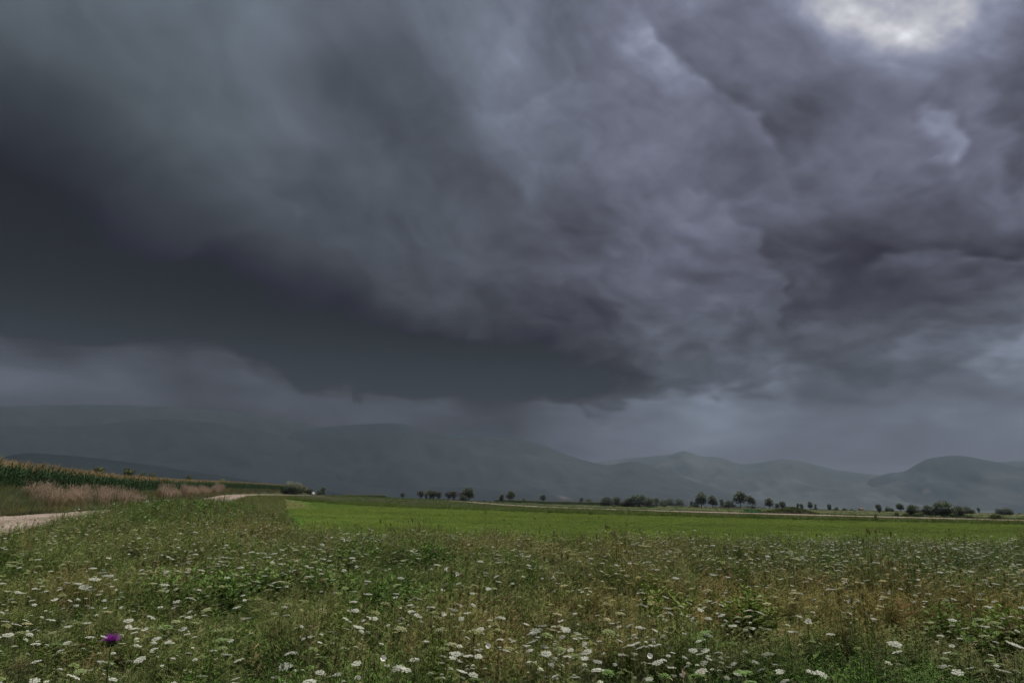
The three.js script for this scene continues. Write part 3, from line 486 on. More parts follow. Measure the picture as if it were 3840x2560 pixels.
{
  const g = [0, 1, 2, 3].map(cornPlant), spots = [];
  for (let row = 0; row < 11; row++) for (let s = 40; s < 350; s += (s < 150 ? 0.2 : 0.34) * R(0.8, 1.2)) {
    if (row > 5 && s < 52) continue;
    const [x, z] = fromRoad(-20.6 - row * 0.8 + R(-0.12, 0.12) + bend(s, 0.0018), s), k = R(0.75, 1.25) * (1 + 0.2 * N(x * 0.1, z * 0.1, 3)); spots.push([x, ground(x, z) - 0.03, z, R(0, 6.28), R(0.92, 1.1), R(0.92, 1.08), k, k, k]);
  }
  scatter('corn_plant', g, M.plant, spots, stuff('corn_field', 'tall dark green corn with tan tassels on the left bank above the road', 'corn'));
  const verge = [0, 1, 2].map((i) => grassTuft(60, [0.8, 0.95, 0.7][i], 0.013, mul3(BLUEGREEN, 0.75), [mul3(BLUEGREEN, 1.25), mul3(OLIVE, 1.2), mul3(BLUEGREEN, 1.1)][i], 0.32)), vs = [];
  for (let i = 0; i < 5200; i++) { const s = lerp(38, 330, rnd() ** 1.7), u = R(-20.6, -17.6), [x, z] = fromRoad(u + bend(s, 0.0018), s), k = R(0.75, 1.25), p = ss(-0.1, 0.3, N(s * 0.09, u * 0.3, 2)); vs.push([x, ground(x, z), z, R(0, 6.28), R(0.8, 1.2), R(0.6, 1.15) * (u > -18.2 ? 0.75 : 1.1), k * lerp(1, 1.35, p), k, k * lerp(1, 0.9, p), R(-0.1, 0.1), -R(0, 0.2)]); }
  scatter('verge_tuft', verge, M.plant, vs, stuff('road_verge_grass', 'long blue-green grass on the bank between the dirt road and the corn', 'grass'));
  const reed = () => { const mb = new MB(); for (let i = 0; i < 46; i++) { const a = R(0, 6.28), r = 0.5 * Math.sqrt(rnd()), c = mul3([0.38, 0.29, 0.22], R(0.75, 1.2)), t = blade(mb, [Math.cos(a) * r, 0, Math.sin(a) * r], R(-0.6, 0.9), R(1.1, 1.75), R(0.04, 0.28), 0.012, mul3([0.24, 0.17, 0.11], R(0.7, 1.1)), c, 4, R(0.5, 1.4)); for (let k = 0; k < 7; k++) leaf(mb, vadd(t, [R(-0.06, 0.06), R(-0.30, 0.04), R(-0.06, 0.06)]), [R(-0.4, 0.8), R(0.4, 1.5), R(-0.5, 0.5)], 0.10, 0.022, mul3(c, R(0.85, 1.15))); } return mb.geometry(); };
  const rg = [reed(), reed(), reed()];
  const stand = (label, s0, s1, n, k, u0 = -19.6, u1 = -17.8) => { const root = thing('dry_reed_stand', label, 'dry grass', 0, 0, 0, 0, 'stands of dry reeds along the road'), list = []; for (let i = 0; i < n; i++) { const [x, z] = fromRoad(R(u0, u1), R(s0, s1)), c = R(0.8, 1.15); list.push([x, ground(x, z), z, R(-0.5, 0.5), k * R(0.85, 1.1), R(0.85, 1.15), c, c, c]); } scatter('reed_tuft', rg, M.plant, list, root); };
  stand('widest stand of pinkish dry reeds, nearest along the corn bank', 64, 106, 84, 1.0);
  stand('second stand of dry reeds, right after the widest one', 124, 139, 26, 1.25);
  stand('tall rounded stand of dry reeds where the dirt road appears', 150, 166, 34, 1.35);
  stand('small thin stand of dry reeds past the tall rounded one', 180, 192, 18, 1.3);
  stand('farthest yellowish stand of dry reeds beside the dirt road', 212, 236, 26, 1.4);
}
// ------------------------------------------------------------------ trees and bushes (each prototype is 1 m high and 1 m wide)
function crownOf(lobes, n, size, long, cTop, cLow, shell = 0.62) {
  const mb = new MB(), total = lobes.reduce((s, l) => s + l[3] * l[3], 0);
  for (const [lx, ly, lz, r, sy = 1] of lobes) {
    const m = Math.round(n * r * r / total), lobeTone = R(0.72, 1.28);
    for (let i = 0; i < m; i++) {
      const d = vnorm([R(-1, 1), R(-1, 1), R(-1, 1)]), k = lerp(shell, 1.04, rnd() ** 0.5) * (1 + 0.42 * N(d[0] * 2.3 + lx * 9, d[1] * 2.3 + ly * 9, d[2] * 2.3 + lz * 9));
      const p = [lx + d[0] * r * k, ly + d[1] * r * k * sy, lz + d[2] * r * k]; if (p[1] < 0.0) continue;
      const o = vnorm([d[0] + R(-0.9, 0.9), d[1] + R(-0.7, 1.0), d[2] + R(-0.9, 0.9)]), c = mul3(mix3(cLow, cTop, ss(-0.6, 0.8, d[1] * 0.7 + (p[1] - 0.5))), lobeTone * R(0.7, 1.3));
      leaf(mb, p, o, size * R(0.7, 1.4), size * R(0.7, 1.4) / long, c, 0.15);
    }
  }
  return mb.geometry();
}
function trunkOf(base, r0, top, lobes, c = [0.07, 0.06, 0.05]) {
  const mb = new MB(), fork = [base[0] + R(-0.02, 0.02), top, base[2]];
  rod(mb, [base[0], -0.02, base[2]], [base[0], top * 0.3, base[2]], r0 * 1.35, r0, mul3(c, 0.8), c, 7); rod(mb, [base[0], top * 0.3, base[2]], fork, r0, r0 * 0.8, c, c, 7);
  for (const l of lobes) { const mid = [lerp(fork[0], l[0], 0.5), lerp(fork[1], l[1], 0.6), lerp(fork[2], l[2], 0.5)]; rod(mb, fork, mid, r0 * 0.55, r0 * 0.38, c, c, 5); rod(mb, mid, [l[0], l[1] + l[3] * 0.4, l[2]], r0 * 0.38, r0 * 0.1, c, c, 4); }
  return mb.geometry();
}
seed(61);
const ring = (n, r, y, s, sy = 1, j = 0.2) => Array.from({ length: n }, (_, i) => { const a = i * 6.283 / n + R(-j, j); return [Math.cos(a) * r, y + R(-0.05, 0.05), Math.sin(a) * r, s * R(0.85, 1.15), sy]; });
const KINDS = {
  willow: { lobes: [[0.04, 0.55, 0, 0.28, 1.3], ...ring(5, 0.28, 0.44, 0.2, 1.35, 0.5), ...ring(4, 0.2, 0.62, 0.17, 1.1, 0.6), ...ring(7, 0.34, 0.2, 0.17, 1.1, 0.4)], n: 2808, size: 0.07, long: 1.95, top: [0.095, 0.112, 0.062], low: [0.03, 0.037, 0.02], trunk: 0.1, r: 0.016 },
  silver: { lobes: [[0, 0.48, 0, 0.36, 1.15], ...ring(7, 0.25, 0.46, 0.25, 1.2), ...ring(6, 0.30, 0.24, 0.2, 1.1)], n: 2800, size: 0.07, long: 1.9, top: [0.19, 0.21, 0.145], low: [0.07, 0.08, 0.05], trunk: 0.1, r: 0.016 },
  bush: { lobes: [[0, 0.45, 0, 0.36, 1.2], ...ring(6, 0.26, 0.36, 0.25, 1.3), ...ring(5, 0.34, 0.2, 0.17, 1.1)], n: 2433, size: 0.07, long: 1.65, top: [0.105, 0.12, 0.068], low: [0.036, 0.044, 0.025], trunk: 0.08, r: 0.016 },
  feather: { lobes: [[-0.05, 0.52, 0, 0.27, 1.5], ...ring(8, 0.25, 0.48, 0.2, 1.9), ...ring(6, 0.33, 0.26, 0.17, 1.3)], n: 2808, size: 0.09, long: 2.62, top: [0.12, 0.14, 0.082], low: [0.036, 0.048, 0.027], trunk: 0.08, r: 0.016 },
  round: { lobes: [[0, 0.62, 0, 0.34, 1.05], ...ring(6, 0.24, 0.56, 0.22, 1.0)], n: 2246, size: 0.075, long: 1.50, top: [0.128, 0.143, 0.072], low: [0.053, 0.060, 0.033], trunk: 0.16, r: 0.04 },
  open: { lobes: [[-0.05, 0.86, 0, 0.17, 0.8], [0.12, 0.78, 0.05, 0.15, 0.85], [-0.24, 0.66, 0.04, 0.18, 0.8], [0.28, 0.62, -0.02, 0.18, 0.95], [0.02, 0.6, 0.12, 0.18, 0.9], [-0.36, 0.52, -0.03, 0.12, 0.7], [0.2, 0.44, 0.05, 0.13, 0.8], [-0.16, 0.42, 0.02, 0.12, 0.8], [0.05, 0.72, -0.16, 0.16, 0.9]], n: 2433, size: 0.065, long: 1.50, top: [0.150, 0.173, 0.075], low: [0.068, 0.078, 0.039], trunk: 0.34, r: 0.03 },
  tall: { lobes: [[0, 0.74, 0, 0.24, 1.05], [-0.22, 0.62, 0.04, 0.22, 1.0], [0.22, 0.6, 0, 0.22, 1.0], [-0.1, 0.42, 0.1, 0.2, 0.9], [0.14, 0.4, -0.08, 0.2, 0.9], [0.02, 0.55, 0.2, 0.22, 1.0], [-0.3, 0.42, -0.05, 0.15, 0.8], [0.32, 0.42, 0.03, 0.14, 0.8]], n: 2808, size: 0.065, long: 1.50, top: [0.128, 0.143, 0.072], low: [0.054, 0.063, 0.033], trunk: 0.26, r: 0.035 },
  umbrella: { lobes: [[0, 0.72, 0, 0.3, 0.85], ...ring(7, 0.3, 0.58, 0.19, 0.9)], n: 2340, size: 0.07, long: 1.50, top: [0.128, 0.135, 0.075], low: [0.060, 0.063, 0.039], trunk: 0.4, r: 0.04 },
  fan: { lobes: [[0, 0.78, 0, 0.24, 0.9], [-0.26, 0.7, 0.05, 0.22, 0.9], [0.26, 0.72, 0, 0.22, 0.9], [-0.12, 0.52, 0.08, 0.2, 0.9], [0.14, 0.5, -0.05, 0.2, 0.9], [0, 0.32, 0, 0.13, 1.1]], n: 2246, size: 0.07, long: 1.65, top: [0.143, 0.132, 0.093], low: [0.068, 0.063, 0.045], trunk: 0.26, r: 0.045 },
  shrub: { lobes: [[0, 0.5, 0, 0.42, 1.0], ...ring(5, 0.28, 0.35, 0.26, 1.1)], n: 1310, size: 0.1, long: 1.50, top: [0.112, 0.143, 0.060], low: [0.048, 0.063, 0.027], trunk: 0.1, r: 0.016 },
};
const protos = {};
for (const [k, d] of Object.entries(KINDS)) {
  const stems = d.trunk < 0.15 ? [[-0.1, 0], [0.08, 0.05], [0.02, -0.1]] : [[0, 0]];
  const trunk = mergeGeometries(stems.map(([x, z]) => trunkOf([x, 0, z], d.r, d.trunk, d.lobes.slice(0, stems.length > 1 ? 1 : 7))));
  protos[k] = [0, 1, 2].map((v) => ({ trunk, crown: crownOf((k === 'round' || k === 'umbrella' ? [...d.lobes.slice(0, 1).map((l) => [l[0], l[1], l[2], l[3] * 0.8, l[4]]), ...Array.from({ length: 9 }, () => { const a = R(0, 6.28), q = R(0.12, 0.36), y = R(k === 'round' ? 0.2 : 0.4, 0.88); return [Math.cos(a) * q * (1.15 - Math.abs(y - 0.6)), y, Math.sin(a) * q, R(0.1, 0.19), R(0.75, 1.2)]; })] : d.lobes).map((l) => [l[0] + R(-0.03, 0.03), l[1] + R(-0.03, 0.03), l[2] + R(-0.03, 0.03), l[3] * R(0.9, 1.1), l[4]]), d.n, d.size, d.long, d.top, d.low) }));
}
let treeCount = 0;
const firstOf = new Map();
function tree(name, kind, x, z, H, W, label, group, category = name.includes('bush') || name.includes('shrub') ? 'bush' : 'tree', sink = 0) {
  const v = treeCount++ % 3, key = kind + v; let o = firstOf.get(key);
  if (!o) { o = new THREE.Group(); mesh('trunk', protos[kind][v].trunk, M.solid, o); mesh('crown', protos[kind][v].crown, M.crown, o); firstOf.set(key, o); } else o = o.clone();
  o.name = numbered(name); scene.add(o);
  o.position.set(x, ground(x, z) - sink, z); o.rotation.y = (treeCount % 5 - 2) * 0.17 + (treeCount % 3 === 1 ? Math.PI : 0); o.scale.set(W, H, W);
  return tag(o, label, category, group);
}
const T = (list, group) => list.forEach((a) => tree(...a, group));
T([
  ['willow_tree', 'silver', -92.2, -300, 6.4, 8.6, 'pale silvery round willow standing at the end of the dirt road'],
  ['dark_bush', 'bush', -94.2, -330, 3.3, 3.6, 'small dark bush just right of the pale willow, behind the white car'],
  ['dark_bush', 'bush', -92.5, -340, 3.4, 3.8, 'small dark bush right of the white car, second from the pale willow'],
  ['hazy_tree', 'round', -239, -900, 11.5, 8.6, 'faint hazy tree far behind the two dark bushes by the car'],
  ['hazy_tree', 'round', -262, -905, 10, 9, 'faintest hazy tree just right of the pale willow, far behind the house'],
]);
T([
  ['lone_tree', 'fan', -90.9, -600, 4.8, 4.2, 'small lone brownish tree, leftmost on the plain behind the farm track'],
  ['pollard_tree', 'fan', -70.1, -560, 6.6, 6.8, 'spreading brownish tree at the left end of the left tree row'],
  ['slim_tree', 'round', -70.6, -600, 6, 4, 'narrow dark tree second in the left tree row'],
  ['tall_tree', 'round', -71.2, -640, 9, 6.6, 'taller greenish tree rising behind the middle of the left tree row'],
  ['pollard_tree', 'fan', -60.1, -560, 6.8, 6.2, 'brownish fan-shaped tree in front of the taller greenish one'],
  ['pollard_tree', 'fan', -54.1, -540, 6.2, 5.6, 'brownish tree at the right end of the left tree row'],
]);
T([
  ['round_tree', 'fan', -44.4, -520, 6, 6, 'dark rounded tree at the left end of the second tree row'],
  ['pollard_tree', 'fan', -39.4, -500, 6.6, 6, 'forked fan-shaped tree second in the second tree row'],
  ['pollard_tree', 'fan', -37, -560, 7, 6.6, 'lower brownish tree left of the large green one in the second row'],
  ['large_tree', 'tall', -28.5, -500, 9.6, 9.4, 'large full green tree at the right end of the second tree row'],
  ['low_bush', 'bush', -31.5, -490, 5.2, 6, 'dark bush at the foot of the large green tree of the second row'],
  ['round_bush', 'round', -4.8, -470, 5.2, 4.8, 'squat dark tree, left one of the pair at the middle of the plain'],
  ['spreading_tree', 'open', 1.4, -470, 7.4, 6.6, 'airy spreading tree, right one of the pair at the middle of the plain'],
  ['low_shrub', 'shrub', 7, -478, 2.0, 5, 'low shrub at the right foot of the airy spreading tree'],
  ['hazy_tree', 'round', 19.4, -900, 5.5, 4.6, 'small faint tree right of the middle pair'],
  ['hazy_tree', 'umbrella', 38.9, -800, 10.2, 8, 'pale hazy umbrella tree standing alone between the middle pair and the big bushes'],
  ['hazy_shrub', 'shrub', 74.9, -900, 4.2, 3.6, 'tiny faint tree right of the hazy umbrella tree'],
  ['hazy_tree', 'round', 93.4, -900, 8, 8, 'faint hazy tree left of the grey rounded bush'],
  ['grey_bush', 'bush', 74.6, -650, 6.4, 7, 'grey rounded bush standing left of the big bush cluster'],
  ['low_shrub', 'shrub', 75.9, -600, 2.4, 3.4, 'tiny low shrub at the left foot of the big bush cluster'],
]);
T([
  ['willow_bush', 'willow', 58.7, -420, 5.9, 8.4, 'dense round bush at the left end of the big bush cluster'],
  ['willow_bush', 'willow', 63.5, -412, 5.9, 6.2, 'second bush from the left in the big bush cluster'],
  ['willow_bush', 'bush', 67.0, -405, 3.4, 5.6, 'low bush in the gap of the big bush cluster'],
  ['willow_bush', 'willow', 69.2, -404, 5.4, 7.4, 'bush leaning against the left side of the largest one'],
  ['willow_bush', 'willow', 73.9, -400, 7.5, 13.6, 'largest and tallest bush of the big bush cluster'],
  ['willow_bush', 'willow', 79.0, -390, 5.3, 7.2, 'bush at the right end of the big bush cluster'],
]);
T([
  ['hazy_tree', 'tall', 211, -1000, 11, 10, 'hazy tree directly right of the big bush cluster'],
  ['hazy_bush', 'bush', 169, -800, 4.6, 5.4, 'small hazy bush beside the right end of the big bush cluster'],
  ['hazy_bush', 'bush', 155.6, -700, 3.6, 5, 'dark little bush in front of the hazy wood'],
  ['wood_tree', 'bush', 232, -1050, 10.5, 13, 'left tree of the hazy flat-topped wood'],
  ['wood_tree', 'bush', 244, -1060, 13.2, 15, 'middle and tallest tree of the hazy flat-topped wood'],
  ['wood_tree', 'bush', 256, -1050, 12.4, 14, 'right tree of the hazy flat-topped wood'],
  ['hazy_tree', 'round', 261, -1000, 7.6, 6.4, 'faint tree between the hazy wood and the tall pair'],
  ['dark_bush', 'bush', 149.6, -560, 5.2, 5, 'dark round bush at the left foot of the tall pair of trees'],
  ['tall_tree', 'tall', 154.2, -560, 11.8, 9.8, 'taller left tree of the tall pair'],
  ['tall_tree', 'tall', 160.0, -550, 9.4, 7.4, 'lower right tree of the tall pair'],
  ['hazy_tree', 'tall', 265.7, -900, 9.8, 7.4, 'faint forked tree right of the tall pair'],
  ['hazy_tree', 'round', 274, -900, 9.6, 6.6, 'faint tree left of the pale wide bush'],
  ['pale_bush', 'willow', 157.3, -500, 5.8, 9.6, 'pale wide bush left of the open forked tree'],
  ['forked_tree', 'open', 162.3, -490, 11.2, 10.8, 'open forked tree with clear gaps in its crown, left of the green fence'],
  ['umbrella_tree', 'umbrella', 166.8, -480, 8, 7.4, 'dome-shaped tree standing behind the green fence'],
  ['compact_tree', 'tall', 186, -500, 7.6, 6.6, 'compact dark tree between the green fence and the overgrown mound'],
  ['round_tree', 'round', 164.5, -420, 5.2, 4.6, 'round tree top rising behind the overgrown mound'],
  ['hazy_tree', 'round', 268.4, -700, 5.2, 6, 'faint low tree behind the left end of the overgrown mound'],
  ['hazy_tree', 'round', 247.6, -600, 5.2, 3, 'tiny tree top above the middle of the overgrown mound'],
  ['hazy_tree', 'round', 251.9, -602, 5.0, 4, 'tiny tree top above the right half of the overgrown mound'],
  ['slender_tree', 'tall', 266.9, -620, 7.0, 5.2, 'upright hazy tree just past the right end of the mound'],
  ['slender_tree', 'round', 245.3, -560, 4.6, 2.4, 'small narrow tree right of the upright hazy one'],
  ['hazy_tree', 'round', 284, -620, 5.4, 4.6, 'rounded hazy tree at the foot of the scree hill'],
  ['low_shrub', 'shrub', 281, -600, 3.0, 3.2, 'low shrub touching the rounded hazy tree below the scree hill'],
  ['low_shrub', 'shrub', 239.5, -500, 2.0, 2.8, 'tiny shrub alone below the left slope of the scree hill'],
]);
T([
  ['dark_tree', 'round', 200.9, -380, 4.6, 3.6, 'small dark round-headed tree left of the feathery bushes'],
  ['low_shrub', 'shrub', 259.8, -480, 3.2, 3.8, 'low shrub between the dark round-headed tree and the leaning one'],
  ['low_shrub', 'shrub', 268, -490, 2.6, 2.8, 'small shrub just left of the leaning hazy tree'],
  ['hazy_tree', 'tall', 290.8, -520, 6.2, 6, 'leaning hazy tree left of the feathery bushes'],
  ['round_shrub', 'shrub', 130, -235, 1.35, 1.5, 'small ball-shaped shrub alone in front of the feathery bushes'],
  ['low_shrub', 'shrub', 127.5, -225, 1.2, 2.2, 'reddish low shrub at the left foot of the feathery bushes'],
  ['low_shrub', 'shrub', 129.6, -222, 1.3, 2.8, 'low green shrub below the second feathery bush'],
  ['feathery_bush', 'feather', 161.0, -280, 4.4, 3.6, 'upright bush at the left end of the feathery bush row'],
  ['feathery_bush', 'feather', 164.6, -285, 4.3, 5.6, 'wider pale bush second in the feathery bush row'],
  ['feathery_bush', 'feather', 167.4, -280, 4.5, 4.4, 'separate pale bush third in the feathery bush row'],
  ['feathery_bush', 'feather', 161.4, -260, 5.7, 9.2, 'largest darkest bush of the feathery bush row'],
  ['feathery_bush', 'feather', 169.6, -264, 4.2, 4.2, 'bush at the right end of the feathery bush row'],
  ['dark_bush', 'bush', 259, -402, 3.6, 2.6, 'dark bush peeping out right behind the feathery bush row'],
  ['hazy_bush', 'bush', 287.8, -440, 5.0, 5.4, 'hazy bush right of the feathery bush row'],
  ['low_shrub', 'shrub', 291.5, -441, 3.0, 4, 'low hazy shrub leaning on the bush right of the feathery row'],
  ['hazy_tree', 'round', 604, -900, 6.4, 4.4, 'tiny faint tree far off between the hazy bushes at right'],
  ['hazy_bush', 'bush', 294.4, -421, 4.2, 4, 'left bush of the pair near the right edge of the picture'],
  ['hazy_bush', 'bush', 298.6, -420, 4.6, 7, 'wide bush of the pair near the right edge of the picture'],
  ['green_shrub', 'shrub', 132.1, -190, 1.7, 3.2, 'rounded green shrub on the weedy bank near the right edge'],
  ['green_shrub', 'shrub', 132, -201, 1.1, 2.4, 'low shrub on the weedy bank right of the feathery bushes'],
  ['dry_shrub', 'shrub', 158.3, -250, 1.4, 1.9, 'small shrub at the right foot of the largest feathery bush'],
]);
T([
  ['tree_behind_corn', 'round', -111.6, -190, 5.9, 4.6, 'largest dark tree top showing over the corn, leftmost'],
  ['tree_behind_corn', 'round', -114.4, -210, 5.5, 5.0, 'second dark tree top showing over the corn'],
  ['tree_behind_corn', 'round', -121.2, -230, 4.8, 3.4, 'third and smallest tree top showing over the corn'],
  ['tree_behind_corn', 'round', -122.7, -240, 4.9, 3.4, 'fourth tree top showing over the corn'],
  ['tree_behind_corn', 'round', -137.6, -300, 5.2, 3.6, 'tiny fifth tree top over the thinning corn'],
  ['tree_behind_corn', 'round', -164.6, -400, 7.6, 8.6, 'hazy wide tree top over the corn, nearest to the pale willow'],
]);

// far strips of corn on the plain
{
  const g = [cornPlant(), cornPlant()];
  const strip = (label, ax, az, bx, bz, n, depth) => { const list = []; for (let i = 0; i < n; i++) { const t = rnd(), x = lerp(ax, bx, t), z = lerp(az, bz, t) - R(0, depth), k = R(0.8, 1.2); list.push([x, ground(x, z), z, R(0, 6.28), R(0.9, 1.15), R(0.8, 1), k, k, k]); } scatter('corn_plant', g, M.plant, list, stuff('far_corn_strip', label, 'corn')); };
  seed(71);
  strip('dark far strip of corn right of the two dark bushes', -167, -700, -100, -560, 2600, 14);
  strip('long thin far strip of corn running right from the middle pair of trees', -12, -640, 79, -540, 2600, 10);
}

// low scrub and hedges along the far edge of the plain
{
  seed(77);
  const g = [0, 1, 2].map(() => crownOf([[0, 0.4, 0, 0.4, 1], ...ring(4, 0.3, 0.3, 0.26, 1)], 220, 0.16, 1.7, [0.06, 0.07, 0.035], [0.025, 0.03, 0.016])), list = [];
  for (let i = 0; i < 900; i++) { const x = lerp(-230, 480, rnd()), z = -lerp(470, 1150, rnd()); if (N(x * 0.02, z * 0.006, 5) < 0.14 || Math.abs(x) > -z * 0.75) continue; const w = R(1.6, 4.2), k = R(0.7, 1.3); list.push([x, ground(x, z), z, R(0, 6.28), w, R(0.35, 0.75), k, k, k]); }
  scatter('low_shrub', g, M.crown, list, stuff('distant_scrub', 'broken line of low scrub and hedges along the far edge of the plain', 'shrubs'));
}
// ------------------------------------------------------------------ things on the plain
function box(w, h, d, x, y, z, c, turnY = 0, tiltX = 0) { const g = new THREE.BoxGeometry(w, h, d).toNonIndexed(); g.rotateX(tiltX).rotateY(turnY).translate(x, y, z); g.deleteAttribute('uv'); const n = g.attributes.position.count, a = new Float32Array(n * 3); for (let i = 0; i < n; i++) a.set(c, i * 3); g.setAttribute('color', new THREE.BufferAttribute(a, 3)); return g; }
function shapeG(points, depth, c, bevel = 0) { const s = new THREE.Shape(points.map((p) => new THREE.Vector2(...p))), g0 = new THREE.ExtrudeGeometry(s, { depth, bevelEnabled: bevel > 0, bevelSize: bevel, bevelThickness: bevel, bevelSegments: 2 }), g = g0.index ? g0.toNonIndexed() : g0; g.deleteAttribute('uv'); g.translate(0, 0, -depth / 2); const n = g.attributes.position.count, a = new Float32Array(n * 3); for (let i = 0; i < n; i++) a.set(c, i * 3); g.setAttribute('color', new THREE.BufferAttribute(a, 3)); return g; }
M.paint = new THREE.MeshPhysicalMaterial({ name: 'car_paint', vertexColors: true, roughness: 0.35, clearcoat: 0.6, clearcoatRoughness: 0.15 });
M.glass = new THREE.MeshPhysicalMaterial({ name: 'dark_glass', color: 0x0b0e10, roughness: 0.08 });
M.plastic = new THREE.MeshStandardMaterial({ name: 'green_paint', vertexColors: true, roughness: 0.55 });
{
  const x = -118, z = -425, car = thing('parked_car', 'small white car parked at the far end of the dirt road by dark bushes', 'car', x, ground(x, z) + 0.55, z, 1.25);
  mesh('body', shapeG([[-2.0, 0.32], [2.05, 0.32], [2.1, 0.7], [1.95, 0.9], [1.0, 0.98], [0.45, 1.42], [-1.25, 1.45], [-1.95, 1.0], [-2.08, 0.7]], 1.55, [0.8, 0.8, 0.78], 0.06), M.paint, car);
  mesh('windscreen', shapeG([[0.98, 1.0], [0.5, 1.4], [0.56, 1.4], [1.06, 1.0]], 1.4, [0.02, 0.02, 0.02]), M.glass, car);
  for (const s of [-1, 1]) { const w = shapeG([[0.85, 1.0], [0.42, 1.36], [-1.15, 1.38], [-1.6, 1.02]], 0.03, [0.02, 0.02, 0.02]); w.translate(0, 0, s * 0.845); mesh('side_window', w, M.glass, car); }
  for (const wx of [-1.3, 1.3]) for (const s of [-1, 1]) { const g = new THREE.CylinderGeometry(0.32, 0.32, 0.2, 18).rotateX(Math.PI / 2).translate(wx, 0.32, s * 0.74).toNonIndexed(); g.deleteAttribute('uv'); g.setAttribute('color', new THREE.BufferAttribute(new Float32Array(g.attributes.position.count * 3).fill(0.02), 3)); const t = mesh('wheel', g, M.solid, car); const r = new THREE.CylinderGeometry(0.19, 0.19, 0.21, 12).rotateX(Math.PI / 2).translate(wx, 0.32, s * 0.745).toNonIndexed(); r.deleteAttribute('uv'); r.setAttribute('color', new THREE.BufferAttribute(new Float32Array(r.attributes.position.count * 3).fill(0.35), 3)); mesh('rim', r, M.solid, t); }
  for (const s of [-1, 1]) mesh('headlight', box(0.06, 0.14, 0.34, 2.1, 0.72, s * 0.58, [0.8, 0.8, 0.75]), M.paint, car);
  for (const s of [-1, 1]) mesh('tail_light', box(0.06, 0.2, 0.24, -2.12, 0.78, s * 0.62, [0.45, 0.02, 0.01]), M.paint, car);
}
function house(name, label, x, z, w, d, h, roofH, turn, wall, roof, sink = 0) {
  const t = thing(name, label, 'house', x, ground(x, z) - 0.1, z, turn);
  mesh('wall', mergeGeometries([box(w, h, d, 0, h / 2, 0, wall), shapeG([[-d / 2, 0], [d / 2, 0], [0, roofH]], 0.2, wall).rotateY(Math.PI / 2).translate(w / 2 - 0.1, h, 0), shapeG([[-d / 2, 0], [d / 2, 0], [0, roofH]], 0.2, wall).rotateY(Math.PI / 2).translate(-w / 2 + 0.1, h, 0)]), M.solid, t);
  const L = Math.hypot(d / 2, roofH) + 0.45, a = Math.atan2(roofH, d / 2), r = mesh('roof', mergeGeometries([1, -1].map((s) => box(w + 0.7, 0.14, L, 0, h + roofH / 2 - 0.12, s * (d / 4 + 0.12), roof, 0, s * a))), M.solid, t);
  mesh('chimney', box(0.6, 1.4, 0.6, w * 0.25, h + roofH + 0.1, 0.3, [0.25, 0.14, 0.1]), M.solid, r);
  mesh('door', box(1, 2.1, 0.08, 0, 1.05, d / 2 + 0.03, [0.12, 0.08, 0.05]), M.solid, t);
  for (const wx of [-0.3, 0.3]) { const f = mesh('window', box(1.2, 1.3, 0.08, wx * w, h * 0.55, d / 2 + 0.03, [0.6, 0.58, 0.54]), M.solid, t); mesh('pane', new THREE.BoxGeometry(1, 1.1, 0.04).translate(wx * w, h * 0.55, d / 2 + 0.08), M.glass, f); }
}
house('brick_house', 'red roofed brick house half hidden behind the pale willow', -106.0, -352, 7, 6, 1.9, 1.5, 0.5, [0.20, 0.11, 0.09], [0.075, 0.032, 0.027]);
house('white_farmhouse', 'tiny low white farm building in front of the hazy wood', 316, -1300, 4.6, 4, 1.8, 0.8, 0.1, [0.38, 0.37, 0.35], [0.28, 0.25, 0.24]);
house('far_farmhouse', 'tiny house with an orange roof far off below the scree hill', 604, -1200, 7, 6, 2.2, 1.6, 0.2, [0.45, 0.38, 0.33], [0.13, 0.07, 0.055]);
{
  const x0 = 77.6, z0 = -236, x1 = 86.0, z1 = -234, L = Math.hypot(x1 - x0, z1 - z0) * 0.62, cx = 81.7, cz = -235, f = thing('green_fence', 'bright green slatted fence panels standing beside the farm track', 'fence', cx, ground(cx, cz) - 0.02, cz, -0.1);
  const c = [0.045, 0.30, 0.105], dark = [0.012, 0.05, 0.022], geo = {}, n = 26;
  for (let k = 0; k < 3; k++) geo[k] = box(L / n * 0.74, 1.12, 0.035, 0, 0.66, 0, mul3(c, [0.85, 1, 1.18][k]));
  for (let i = 0; i < n; i++) { const s = mesh('slat', geo[(i * 7) % 3], M.plastic, f); s.position.set(-L / 2 + (i + 0.5) * L / n, 0.012 * ((i * 5) % 3), 0.02); }
  for (const y of [0.35, 0.95]) mesh('rail', box(L, 0.08, 0.05, 0, y, -0.03, c), M.plastic, f);
  for (const t of [0, 0.2, 0.44, 0.88, 1]) mesh('post', box(0.1, 1.34, 0.1, -L / 2 + t * L, 0.66, 0.03, dark), M.plastic, f);
}
seed(81);
